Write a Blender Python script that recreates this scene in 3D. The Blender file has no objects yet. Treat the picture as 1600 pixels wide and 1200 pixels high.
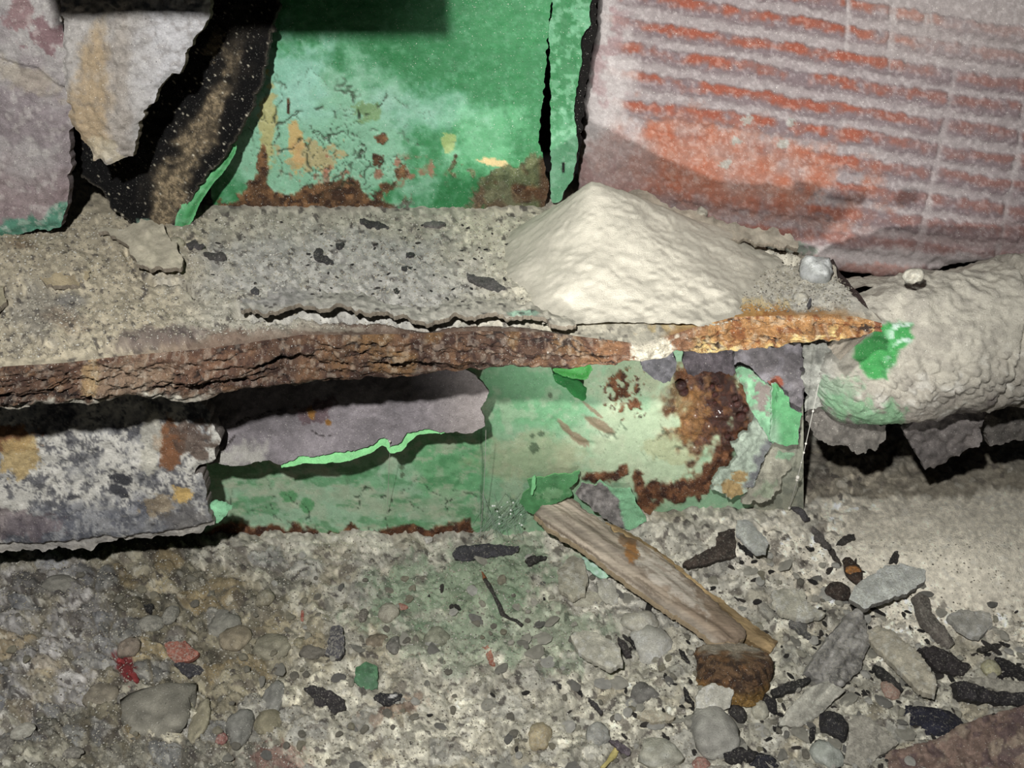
import bpy, bmesh, math, random
import numpy as np
from mathutils import Vector

S = bpy.context.scene
COL = S.collection
random.seed(7)
RNG = np.random.default_rng(7)

# ------------------------------------------------------------------ camera
FPX = 1333.33                       # focal length in pixels of a 1600 wide frame
PITCH = math.radians(35.0)
CAM = np.array([0.0, -0.41, 0.407])
cp, sp = math.cos(PITCH), math.sin(PITCH)
cam_d = bpy.data.cameras.new('camera')
cam_d.sensor_width = 36.0
cam_d.lens = 36.0 * FPX / 1600.0
cam_d.clip_start = 0.01
cam_d.clip_end = 20
cam_o = bpy.data.objects.new('camera', cam_d)
COL.objects.link(cam_o)
cam_o.location = CAM
cam_o.rotation_euler = (math.pi / 2 - PITCH, 0, 0)
S.camera = cam_o

# ------------------------------------------------------------------ light
w = bpy.data.worlds.new('dark_crawlspace')
S.world = w
w.use_nodes = True
w.node_tree.nodes['Background'].inputs['Color'].default_value = (0.75, 0.85, 1.0, 1)
w.node_tree.nodes['Background'].inputs['Strength'].default_value = 0.012
def lamp(name, kind, loc, power, size, color, aim=None, angle=60, blend=0.6):
    d = bpy.data.lights.new(name, kind)
    d.energy = power
    d.color = color
    d.shadow_soft_size = size
    o = bpy.data.objects.new(name, d)
    COL.objects.link(o)
    o.location = loc
    if kind == 'SPOT':
        d.spot_size = math.radians(angle)
        d.spot_blend = blend
        o.rotation_euler = (Vector(aim) - Vector(loc)).to_track_quat('-Z', 'Y').to_euler()
    return o
lamp('phone_flash', 'POINT', (-0.065, -0.42, 0.53), 14.8, 0.008, (1.0, 1.0, 0.985))
lamp('torch_beam', 'SPOT', (0.07, -0.46, 0.158), 10.5, 0.010, (1.0, 0.995, 0.975),
     aim=(0.115, 0.03, 0.20), angle=46, blend=1.0)
vs = S.view_settings
vs.view_transform = 'Standard'
vs.look = 'None'
vs.exposure = 0.15
vs.gamma = 1.0
vs.use_curve_mapping = False

# ------------------------------------------------------------------ projection helpers (points of real planes seen at a pixel)
def ray(px, py):
    px = np.asarray(px, float); py = np.asarray(py, float)
    u = px - 800.0; v = 600.0 - py
    return np.stack([u, FPX * cp + v * sp, -FPX * sp + v * cp], -1)
def hit(px, py, p0, n):
    d = ray(px, py)
    n = np.asarray(n, float)
    t = np.dot(np.asarray(p0) - CAM, n) / (d @ n)
    return CAM + d * t[..., None]
def at_z(px, py, z):
    d = ray(px, py)
    t = (np.asarray(z) - CAM[2]) / d[..., 2]
    return CAM + d * t[..., None]
def at_y(px, py, y):
    d = ray(px, py)
    t = (np.asarray(y) - CAM[1]) / d[..., 1]
    return CAM + d * t[..., None]
def unit(v):
    v = np.asarray(v, float); return v / np.linalg.norm(v)

# ------------------------------------------------------------------ noise
def _h(ix, iy, seed):
    x = (ix.astype(np.int64) * 374761393 + iy.astype(np.int64) * 668265263 + seed * 974634777) & 0xFFFFFFFF
    x = ((x ^ (x >> 13)) * 1274126177) & 0xFFFFFFFF
    x = x ^ (x >> 16)
    return (x & 0xFFFFFF) / float(0xFFFFFF)
def vnoise(x, y, seed=0):
    x = np.asarray(x, float); y = np.asarray(y, float)
    ix = np.floor(x); iy = np.floor(y)
    fx = x - ix; fy = y - iy
    fx = fx * fx * fx * (fx * (fx * 6 - 15) + 10); fy = fy * fy * fy * (fy * (fy * 6 - 15) + 10)
    a = _h(ix, iy, seed); b = _h(ix + 1, iy, seed); c = _h(ix, iy + 1, seed); d = _h(ix + 1, iy + 1, seed)
    return (a * (1 - fx) + b * fx) * (1 - fy) + (c * (1 - fx) + d * fx) * fy
def N(x, y, s, seed=0, octv=4, gain=0.5):
    t = 0; amp = 1; tot = 0
    x = np.asarray(x, float) / s; y = np.asarray(y, float) / s
    for k in range(octv):
        t = t + amp * (vnoise(x + 17.3 * k, y - 9.1 * k, seed + 31 * k) * 2 - 1)
        tot += amp; amp *= gain; x = x * 2.03; y = y * 2.03
    return t / tot * 1.6
def cell(x, y, s, seed=0):
    x = np.asarray(x, float) / s; y = np.asarray(y, float) / s
    ix = np.floor(x); iy = np.floor(y)
    f1 = np.full(x.shape, 9.0); f2 = np.full(x.shape, 9.0); idn = np.zeros(x.shape)
    for dx in (-1, 0, 1):
        for dy in (-1, 0, 1):
            cx = ix + dx; cy = iy + dy
            qx = cx + _h(cx, cy, seed); qy = cy + _h(cx, cy, seed + 5)
            d = np.hypot(x - qx, y - qy)
            v = _h(cx, cy, seed + 11)
            near = d < f1
            f2 = np.where(near, f1, np.minimum(f2, d))
            idn = np.where(near, v, idn)
            f1 = np.where(near, d, f1)
    return f1, f2, idn
def ss(a, b, x):
    t = np.clip((x - a) / (b - a), 0, 1); return t * t * (3 - 2 * t)
def lin(c):
    c = np.clip(np.asarray(c, float) / 255.0, 0, 1)
    return np.where(c <= 0.04045, c / 12.92, ((c + 0.055) / 1.055) ** 2.4)
def base(px, rgb):
    return np.tile(np.asarray(rgb, float), (np.asarray(px).size, 1))
def lay(c, m, rgb):
    m = np.clip(m, 0, 1)[:, None]
    return c * (1 - m) + np.asarray(rgb, float) * m
def vary(c, n, amt):
    return c * (1 + amt * n)[:, None]
def blob(px, py, cx, cy, rx, ry, rot=0.0, e=0.35, ns=25, seed=0, soft=0.15):
    a = math.radians(rot); ca, sa = math.cos(a), math.sin(a)
    u = ((px - cx) * ca + (py - cy) * sa) / rx; v = (-(px - cx) * sa + (py - cy) * ca) / ry
    d = 1 - np.hypot(u, v) + e * N(px, py, ns, seed, 5, .68)
    return ss(-soft, soft, d)
def sdf(px, py, poly):
    P = np.asarray(poly, float); Q = np.roll(P, -1, 0)
    d2 = np.full(np.shape(px), 1e12); ins = np.zeros(np.shape(px), bool)
    for a, b in zip(P, Q):
        e = b - a; L = e @ e
        wx = px - a[0]; wy = py - a[1]
        t = np.clip((wx * e[0] + wy * e[1]) / max(L, 1e-9), 0, 1)
        d2 = np.minimum(d2, (wx - e[0] * t) ** 2 + (wy - e[1] * t) ** 2)
        c = (a[1] > py) != (b[1] > py)
        if b[1] != a[1]:
            xi = a[0] + (py - a[1]) * e[0] / e[1]
            ins ^= c & (px < xi)
    d = np.sqrt(d2)
    return np.where(ins, d, -d)
def pline(px, py, pts):
    d2 = np.full(np.shape(px), 1e12)
    P = np.asarray(pts, float)
    for a, b in zip(P[:-1], P[1:]):
        e = b - a; L = max(e @ e, 1e-9)
        wx = px - a[0]; wy = py - a[1]
        t = np.clip((wx * e[0] + wy * e[1]) / L, 0, 1)
        d2 = np.minimum(d2, (wx - e[0] * t) ** 2 + (wy - e[1] * t) ** 2)
    return np.sqrt(d2)
def yat(px, pts):
    P = np.asarray(pts, float); return np.interp(px, P[:, 0], P[:, 1])

# ------------------------------------------------------------------ materials: the colour of each piece is in its 'Col' attribute
def mat(name, rough=0.9, var=0.25, s1=350, s2=1400, white=0.0, dark=0.0, bump=0.5, bs=900, spec=0.3, coat=0.0, streak=None, dust=0.0):
    m = bpy.data.materials.new(name); m.use_nodes = True
    nt = m.node_tree; nd = nt.nodes; ln = nt.links
    bsdf = nd['Principled BSDF']
    at = nd.new('ShaderNodeAttribute'); at.attribute_name = 'Col'
    tc = nd.new('ShaderNodeTexCoord')
    vec = tc.outputs['Object']
    if streak:
        mp = nd.new('ShaderNodeMapping'); mp.inputs['Scale'].default_value = streak; ln.new(vec, mp.inputs['Vector']); vecs = mp.outputs['Vector']
    else:
        vecs = vec
    def noise(scale, detail=4, rg=0.6, v=None):
        n = nd.new('ShaderNodeTexNoise'); n.inputs['Scale'].default_value = scale
        n.inputs['Detail'].default_value = detail; n.inputs['Roughness'].default_value = rg
        ln.new(v if v is not None else vec, n.inputs['Vector']); return n.outputs['Fac']
    def rng(f, a, b, c, d):
        r = nd.new('ShaderNodeMapRange'); ln.new(f, r.inputs['Value'])
        for k, x in zip(('From Min', 'From Max', 'To Min', 'To Max'), (a, b, c, d)): r.inputs[k].default_value = x
        return r.outputs['Result']
    def mul(a, b):
        x = nd.new('ShaderNodeMath'); x.operation = 'MULTIPLY'; ln.new(a, x.inputs[0]); ln.new(b, x.inputs[1]); return x.outputs[0]
    def mix(fac, a, b, mode='MIX'):
        x = nd.new('ShaderNodeMix'); x.data_type = 'RGBA'; x.blend_type = mode
        ln.new(fac, x.inputs['Factor']) if hasattr(fac, 'links') else setattr(x.inputs['Factor'], 'default_value', fac)
        for v, i in ((a, 6), (b, 7)):
            ln.new(v, x.inputs[i]) if hasattr(v, 'links') else setattr(x.inputs[i], 'default_value', v)
        return x.outputs[2]
    f1 = rng(noise(s1, 5, 0.65, vecs), 0.25, 0.75, 1 - var, 1 + var)
    f2 = rng(noise(s2, 4, 0.7, vecs), 0.25, 0.75, 1 - var, 1 + var)
    f = mul(f1, f2)
    cmb = nd.new('ShaderNodeCombineXYZ')
    for i in range(3): ln.new(f, cmb.inputs[i])
    colr = mix(1.0, at.outputs['Color'], cmb.outputs[0], 'MULTIPLY')
    if dark:
        fd = rng(noise(s2 * 0.7, 3, 0.75), 0.66 - dark * 0.12, 0.70 - dark * 0.10, 0, 0.85)
        colr = mix(fd, colr, (0.02, 0.017, 0.014, 1))
    if white:
        fw = rng(noise(s2 * 0.9, 2, 0.8), 0.70 - white * 0.12, 0.76 - white * 0.12, 0, 0.9)
        colr = mix(fw, colr, (0.75, 0.72, 0.64, 1))
    if dust:
        ge = nd.new('ShaderNodeNewGeometry'); sx = nd.new('ShaderNodeSeparateXYZ'); ln.new(ge.outputs['Normal'], sx.inputs[0])
        up = rng(sx.outputs['Z'], 0.1, 0.85, 0.25, 1.0)
        fd2 = mul(rng(noise(s2 * 0.55, 5, 0.8), 0.60 - dust * 0.25, 0.72 - dust * 0.15, 0, 0.85), up)
        colr = mix(fd2, colr, (0.40, 0.375, 0.31, 1))
    ln.new(colr, bsdf.inputs['Base Color'])
    bsdf.inputs['Roughness'].default_value = rough
    bsdf.inputs['Specular IOR Level'].default_value = spec
    bsdf.inputs['Coat Weight'].default_value = coat
    if bump:
        b = nd.new('ShaderNodeBump'); b.inputs['Strength'].default_value = bump; b.inputs['Distance'].default_value = 0.0012
        n1 = noise(bs, 6, 0.75, vecs)
        ln.new(n1, b.inputs['Height']); ln.new(b.outputs['Normal'], bsdf.inputs['Normal'])
    return m
M_DUST = mat('dusty_crust', var=0.17, white=0.35, dark=0.08, bump=0.75, s1=260, s2=1500)
M_SAND = mat('fine_sand', var=0.09, white=0.2, bump=0.6, bs=1500, s2=2200)
M_RUST = mat('flaking_rust', var=0.36, white=0.4, dark=0.35, bump=1.0, s1=420, s2=1500, bs=700, rough=0.85)
M_WET = mat('wet_rust', var=0.4, rough=0.22, spec=0.5, coat=0.35, bump=0.9, bs=500)
M_PAINT = mat('aged_green_paint', var=0.16, white=0.22, dark=0.1, bump=0.35, bs=700, rough=0.5, spec=0.4, s1=200)
M_SHEET = mat('scaled_iron', var=0.22, white=0.35, dark=0.12, bump=0.7, s1=300)
M_TAR = mat('tar_coating', var=0.5, white=0.25, bump=1.0, bs=1300, rough=0.7, spec=0.2)
M_CLAY = mat('dusty_clay', var=0.17, white=0.22, bump=0.55, bs=900, s1=300, s2=1300)
M_GROUND = mat('debris_ground', var=0.18, white=0.35, dark=0.12, bump=0.9, bs=900, s1=240, s2=1300)
M_STONE = mat('debris_stone', var=0.22, white=0.3, dark=0.12, bump=0.9, bs=900, dust=.5)
M_CHAR = mat('black_flake', var=0.4, white=0.15, bump=0.8, rough=0.6, spec=0.35, bs=1200, dust=.18)
M_WOOD = mat('weathered_wood', var=0.22, bump=0.8, bs=500, s1=120, s2=500, streak=(0.16, 1.6, 1.6), rough=0.8)
M_DARK = mat('gap_shade_wall', var=0.3, bump=0.6)  # for the back wall, whose colour carries the shade of the gaps
M_WEB = mat('cobweb_silk', var=0.05, bump=0, rough=0.5)

# ------------------------------------------------------------------ mesh helpers
SAT = 0.80
def mkobj(name, v, q, col, m, parent=None, tri=None, smooth=True, loc=None):
    v = np.asarray(v, float)
    if loc is None:
        if parent is not None:
            loc = np.array(parent['_base'])
        else:
            loc = np.array([v[:, 0].mean(), v[:, 1].mean(), v[:, 2].min()])
    loc = np.asarray(loc, float)
    me = bpy.data.meshes.new(name)
    q = np.asarray(q if q is not None else np.zeros((0, 4)), np.int32).reshape(-1, 4)
    t = np.asarray(tri if tri is not None else np.zeros((0, 3)), np.int32).reshape(-1, 3)
    me.vertices.add(len(v)); me.vertices.foreach_set('co', (v - loc).astype(np.float32).ravel())
    loops = np.concatenate([q.ravel(), t.ravel()]); me.loops.add(len(loops)); me.loops.foreach_set('vertex_index', loops)
    starts = np.concatenate([np.arange(len(q)) * 4, len(q) * 4 + np.arange(len(t)) * 3]).astype(np.int32)
    me.polygons.add(len(starts)); me.polygons.foreach_set('loop_start', starts)
    me.polygons.foreach_set('use_smooth', np.full(len(starts), smooth))
    me.update(calc_edges=True)
    a = me.color_attributes.new('Col', 'FLOAT_COLOR', 'POINT')
    c4 = np.ones((len(v), 4), np.float32); cc = np.asarray(col, float) if np.ndim(col) == 2 else np.tile(np.asarray(col, float), (len(v), 1))
    lum = (cc @ np.array([.3, .59, .11]))[:, None]; c4[:, :3] = lin(lum + (cc - lum) * SAT)
    a.data.foreach_set('color', c4.ravel())
    me.materials.append(m)
    o = bpy.data.objects.new(name, me); COL.objects.link(o)
    if parent is not None:
        o.parent = parent
        pb = np.array(parent['_base'])
        o.location = loc - pb
    else:
        o.location = loc
    o['_base'] = [float(x) for x in loc]
    return o
def tag(o, label=None, cat=None, group=None, kind=None):
    if cat and not kind: kind = 'thing'
    if label: o['label'] = label
    if cat: o['category'] = cat
    if group: o['group'] = group
    if kind: o['kind'] = kind
    return o
def thing(name, label, cat, loc, group=None):
    o = bpy.data.objects.new(name, None); COL.objects.link(o); o.location = loc
    o.empty_display_size = 0.02
    o['_base'] = [float(x) for x in loc]
    return tag(o, label, cat, group)

def sheet_arrays(poly, hitf, nrm, res, thick, disp=None, colf=None, jag=(0, 12), seed=0, edge_col=None, select=None, back_col=None):
    """A sheet of matter: outline given where it is seen, laid on a real surface, with thickness, relief and a broken edge."""
    P = np.asarray(poly, float)
    x0, y0 = P.min(0) - 3 * res; x1, y1 = P.max(0) + 3 * res
    xs = np.arange(x0, x1 + res, res); ys = np.arange(y0, y1 + res, res)
    X, Y = np.meshgrid(xs, ys)
    def D(X, Y):
        if jag[0]:
            jx = jag[0] * N(X, Y, jag[1], seed + 3, 3); jy = jag[0] * N(X, Y, jag[1], seed + 7, 3)
            return sdf(X + jx, Y + jy, P)
        return sdf(X, Y, P)
    F = D(X, Y)
    K = (F[:-1, :-1] + F[1:, :-1] + F[:-1, 1:] + F[1:, 1:]) > 0
    gy, gx = np.gradient(F, res)
    g2 = np.maximum(gx * gx + gy * gy, 0.25)
    used = np.zeros(F.shape, int)
    for a in (0, 1):
        for b in (0, 1):
            used[a:a + K.shape[0], b:b + K.shape[1]] += K
    bd = (used > 0) & (used < 4) & (np.abs(F) < 1.3 * res)
    X = np.where(bd, X - F * gx / g2, X); Y = np.where(bd, Y - F * gy / g2, Y)
    Fb = np.where(used < 4, 0, np.maximum(F, 0))
    idx = -np.ones(F.shape, int); sel = used > 0
    idx[sel] = np.arange(sel.sum())
    px = X[sel]; py = Y[sel]; f = Fb[sel]
    n = unit(nrm)
    pos = hitf(px, py)
    if disp is not None:
        pos = pos + n * np.asarray(disp(px, py, f))[:, None]
    col = colf(px, py, f) if callable(colf) else np.tile(np.asarray(colf, float), (len(px), 1))
    q = np.stack([idx[:-1, :-1][K], idx[1:, :-1][K], idx[1:, 1:][K], idx[:-1, 1:][K]], -1)
    nv = len(px)
    V = [pos]; C = [col]; Q = [q]
    if thick:
        back = pos - n * thick
        V.append(back); C.append(col * 0.8 if back_col is None else np.tile(np.asarray(back_col, float), (nv, 1))); Q.append(q[:, ::-1] + nv)
        Kp = np.pad(K, 1)
        E = []
        c = Kp[1:-1, 1:-1]
        def add(mask, a, b): E.append(np.stack([a[mask], b[mask]], -1))
        A = idx[:-1, :-1]; B = idx[1:, :-1]; Cc = idx[1:, 1:]; Dd = idx[:-1, 1:]
        add(c & ~Kp[1:-1, :-2], A, B); add(c & ~Kp[2:, 1:-1], B, Cc)
        add(c & ~Kp[1:-1, 2:], Cc, Dd); add(c & ~Kp[:-2, 1:-1], Dd, A)
        E = np.concatenate(E)
        u, inv = np.unique(E, return_inverse=True); inv = inv.reshape(E.shape)
        k0 = 2 * nv; m = len(u)
        V += [pos[u], back[u]]
        ec = col[u] if edge_col is None else (edge_col(px[u], py[u]) if callable(edge_col) else np.tile(np.asarray(edge_col, float), (m, 1)))
        C += [ec, ec * 0.9]
        Q.append(np.stack([k0 + inv[:, 1], k0 + inv[:, 0], k0 + m + inv[:, 0], k0 + m + inv[:, 1]], -1))
    return np.concatenate(V), np.concatenate(Q), np.concatenate(C), (px, py)
def sheet(name, poly, p0, n, res=3, thick=0.002, disp=None, col=(128, 128, 128), m=None, parent=None, jag=(2, 12), seed=0, edge=None, hitf=None, back=None):
    hf = hitf or (lambda a, b: hit(a, b, p0, n))
    v, q, c, _ = sheet_arrays(poly, hf, n, res, thick, disp, col, jag, seed, edge, back_col=back)
    return mkobj(name, v, q, c, m or M_DUST, parent)
def grid_obj(name, xs, ys, posf, colf, m, parent=None):
    X, Y = np.meshgrid(xs, ys); px = X.ravel(); py = Y.ravel()
    idx = np.arange(X.size).reshape(X.shape)
    q = np.stack([idx[:-1, :-1].ravel(), idx[1:, :-1].ravel(), idx[1:, 1:].ravel(), idx[:-1, 1:].ravel()], -1)
    return mkobj(name, posf(px, py), q, colf(px, py), m, parent)
def split_obj(groups, xs, ys, posf, colf, keyf, parent):
    """one continuous relief cut into parts: keyf gives each cell the index of its part."""
    X, Y = np.meshgrid(xs, ys); px = X.ravel(); py = Y.ravel()
    idx = np.arange(X.size).reshape(X.shape)
    q = np.stack([idx[:-1, :-1].ravel(), idx[1:, :-1].ravel(), idx[1:, 1:].ravel(), idx[:-1, 1:].ravel()], -1)
    pos = posf(px, py); col = colf(px, py)
    key = keyf(px[q].mean(1), py[q].mean(1))
    out = {}
    for k, (nm, m) in groups.items():
        qq = q[key == k]
        if not len(qq): continue
        u, inv = np.unique(qq, return_inverse=True)
        out[k] = mkobj(nm, pos[u], inv.reshape(-1, 4), col[u], m, parent)
    return out
def box_arrays(lo, hi):
    lo = np.array(lo, float); hi = np.array(hi, float)
    v = np.array([[x, y, z] for x in (lo[0], hi[0]) for y in (lo[1], hi[1]) for z in (lo[2], hi[2])])
    q = np.array([[0, 1, 3, 2], [4, 6, 7, 5], [0, 4, 5, 1], [2, 3, 7, 6], [0, 2, 6, 4], [1, 5, 7, 3]])
    return v, q

# ================================================================== SETTING
ZL = 0.200                                        # top of the base plate
def H_macro(px, py):
    px = np.asarray(px, float); py = np.asarray(py, float)
    h = 0.026 * ss(0, 1, 1 - np.hypot((px - 1520) / 330, (py - 850) / 150))
    h = h + 0.010 * ss(0, 1, 1 - np.hypot((px - 1150) / 260, (py - 860) / 110))
    h = h + 0.006 * ss(0, 1, 1 - np.hypot((px - 80) / 240, (py - 1010) / 120))
    h = h + 0.0165 * ss(790, 960, px) * ss(1360, 1240, px) * ss(900, 785, py)
    h = h + 0.003 * N(px, py, 160, 41, 2)
    return h
def stony(px, py):
    return np.clip(0.25 + ss(620, 200, px) * 0.9 - 0.9 * ss(0, .5, 1 - np.hypot((px - 1520) / 300, (py - 850) / 130)) + ss(1000, 1100, py) * .15, 0.0, 1)
def H_fine(px, py):
    s = stony(px, py)
    wx = px + 6 * N(px, py, 30, 91, 2); wy = (py + 6 * N(px, py, 30, 92, 2)) * 1.35
    a1, b1, _ = cell(wx, wy, 46, 21); a2, b2, _ = cell(wx, wy, 19, 22); a3, b3, _ = cell(wx, wy, 8.5, 23)
    m = 1 - ss(0, .5, 1 - np.hypot((px - 1540) / 300, (py - 850) / 140)) * .8
    rim = ss(0, .25, b1 - a1)
    h = s * 0.0024 * (ss(0, .3, b1 - a1) - .6) + s * .0012 * N(px, py, 22, 28, 5, .68) + (0.3 + .5 * s) * 0.0017 * (ss(0, .5, b2 - a2) - .5) * m + 0.0007 * (ss(0, .5, b3 - a3) - .5) * m
    h = h + 0.0026 * N(px, py, 70, 24, 4) * m + 0.0012 * N(px, py, 11, 25, 4, .65) * m + .0012 * ss(-.1, .1, N(px, py, 36, 29, 4, .6)) * m
    h = h - 0.002 * ss(.35, .6, N(px, py, 40, 27, 4)) * (1 - s) * m
    return h
def ground_pos(px, py, lift=0.0):
    px = np.asarray(px, float); py = np.asarray(py, float)
    p = at_z(px, py, H_macro(px, py)).copy()
    p[..., 2] += H_fine(px, py) + lift
    return p
def ground_col(px, py):
    s = stony(px, py)
    wx = px + 6 * N(px, py, 30, 91, 2); wy = (py + 6 * N(px, py, 30, 92, 2)) * 1.35
    a1, b1, i1 = cell(wx, wy, 46, 21); a2, b2, i2 = cell(wx, wy, 19, 22); a3, b3, i3 = cell(wx, wy, 8.5, 23)
    c = base(px, (166, 161, 143))
    c = lay(c, ss(650, 250, px + 60 * N(px, py, 120, 5, 3)), (120, 116, 101))
    c = lay(c, blob(px, py, 120, 920, 340, 60, 0, .4, 60, 6) * .7, (112, 104, 84))
    c = lay(c, blob(px, py, 40, 1000, 140, 130, 10, .4, 60, 7) * .8, (146, 142, 140))
    c = lay(c, blob(px, py, 330, 1040, 260, 120, 0, .5, 60, 8) * .6, (118, 108, 82))
    c = lay(c, blob(px, py, 760, 1110, 420, 90, 0, .5, 60, 9) * .6, (182, 176, 155))
    c = lay(c, blob(px, py, 540, 865, 230, 35, 0, .4, 30, 12) * .7, (158, 152, 138))
    c = lay(c, blob(px, py, 1530, 860, 340, 150, 0, .3, 50, 10, .3), (210, 200, 178))
    c = lay(c, blob(px, py, 1400, 730, 330, 45, 0, .4, 40, 11) * .8, (128, 118, 100))
    c = lay(c, blob(px, py, 1080, 900, 220, 90, 0, .5, 50, 13) * .5, (176, 170, 156))
    mnd = ss(0, .5, 1 - np.hypot((px - 1540) / 300, (py - 850) / 140))
    c = vary(c, (i1 - .5) * 2, .0) * (1 + (s * 0.22 * (i1 - .5) * 2 + (1 - mnd) * .16 * (i2 - .5) * 2 + (1 - mnd * .8) * .15 * (i3 - .5) * 2))[:, None]
    warm = (i1 * 7.3 % 1)
    c = lay(c, s * ss(.8, .9, warm) * .5 * ss(0.03, .12, b1 - a1), (128, 104, 62))
    c = lay(c, s * ss(.2, .1, warm) * .5 * ss(0.03, .12, b1 - a1), (112, 114, 118))
    w2 = (i2 * 5.7 % 1)
    c = lay(c, ss(.93, .97, w2) * .55 * (1 - mnd), (84, 76, 68))
    c = lay(c, ss(.06, .03, w2) * .2 * (1 - mnd), (205, 200, 184))
    w3 = (i3 * 9.1 % 1)
    c = lay(c, ss(.93, .96, w3) * .7 * (1 - mnd * .9), (62, 56, 52))
    c = lay(c, ss(.08, .04, w3) * .4, (208, 203, 188)); c = vary(c, N(px, py, 5, 90, 2), .09)
    c = lay(c, (1 - ss(0.0, .12, b1 - a1)) * s * .45, (70, 62, 50))
    c = c * (1.13 + .0 * px)[:, None]
    c = lay(c, blob(px, py, 735, 905, 150, 55, -12, .6, 30, 14, .3) * .55, (112, 146, 106))
    c = lay(c, blob(px, py, 820, 985, 120, 50, 10, .8, 25, 15, .3) * .35, (112, 146, 106))
    c = lay(c, blob(px, py, 690, 1000, 90, 40, 10, .8, 25, 16, .3) * .3, (112, 140, 106))
    c = lay(c, blob(px, py, 195, 1040, 14, 30, -30, .6, 12, 17), (120, 40, 40))
    c = lay(c, blob(px, py, 430, 1190, 40, 20, 0, .9, 9, 18, .4) * .45, (140, 80, 70))
    c = lay(c, blob(px, py, 620, 1105, 60, 14, -20, .8, 15, 19) * .4, (160, 120, 95))
    return c
floor = grid_obj('floor', np.arange(-170, 1771, 2.5), np.arange(655, 1331, 2.3), ground_pos, ground_col, M_GROUND)
tag(floor, 'grey and tan rubble ground of grit, dust and embedded stones', None, None, 'structure')
v, q = box_arrays((-0.6, 0.17, -0.05), (0.6, 0.20, 0.6))
wb = mkobj('wall_back', v, q, (16, 14, 13), M_DARK, smooth=False)  # near black colour paints in the shade seen through the steel gaps
tag(wb, 'wall behind the steelwork, coloured near black for the shade in its gaps', None, None, 'structure')

# ================================================================== BASE PLATE (the thick rusted ledge)
FRONT = [(-170, 588), (0, 574), (100, 568), (200, 556), (300, 548), (380, 538), (470, 524), (560, 524), (650, 522), (750, 518), (850, 520), (950, 532), (1000, 538), (1050, 524), (1100, 508), (1150, 496), (1250, 493), (1300, 492), (1340, 496), (1378, 506)]
BOTTOM = [(-170, 648), (0, 637), (30, 639), (60, 629), (115, 628), (140, 634), (165, 624), (215, 617), (270, 626), (315, 629), (345, 616), (390, 606), (450, 602), (500, 595), (560, 590), (650, 585), (700, 578), (760, 576), (800, 572), (870, 576), (940, 570), (1000, 561), (1030, 559), (1045, 556), (1055, 546), (1100, 549), (1150, 546), (1250, 535), (1340, 525), (1378, 517)]
BACK = [(1240, 393), (1262, 402), (1290, 405), (1306, 418), (1310, 442), (1340, 470), (1379, 503)]
plate = thing('base_plate', 'thick rusted steel base plate ledge under dust with a flaking orange edge', 'steel plate', (-0.02, 0.0, 0.17))
CRACK = [(380, 497), (430, 500), (470, 489), (500, 494), (530, 490), (560, 496), (600, 500), (640, 510), (668, 516), (700, 505), (745, 503), (800, 503), (835, 507), (885, 517)]
def plate_disp(px, py, f):
    df = yat(px, FRONT) - py
    fade = ss(0, 14, df)
    d = 0.0016 * N(px, py, 90, 51, 3) + 0.0008 * N(px, py, 14, 52, 3)
    a, b, _ = cell(px, py * 1.3, 11, 53)
    d = d + 0.0007 * ss(0, .5, b - a) * ss(1000, 800, px)
    d = d + 0.004 * blob(px, py, 60, 420, 90, 40, 0, .5, 40, 54, .4) + 0.003 * blob(px, py, 190, 520, 120, 30, 0, .5, 40, 55, .4)
    dc = pline(px, py, CRACK)
    d = d - 0.007 * ss(26, 6, dc) * ss(-6, 6, df - 4) * ss(9, -1, py - yat(px, CRACK))
    d = d - 0.006 * ss(9, 3, pline(px, py, [(1062, 380), (1110, 390), (1170, 397), (1240, 404)])) * (py > 370)
    d = d - 0.004 * ss(6, 2, pline(px, py, [(195, 392), (215, 428), (240, 441), (282, 440), (305, 463)]))
    d = d - 0.002 * ss(4, 1.5, pline(px, py, [(385, 498), (405, 478)]))
    return d * fade
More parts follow.
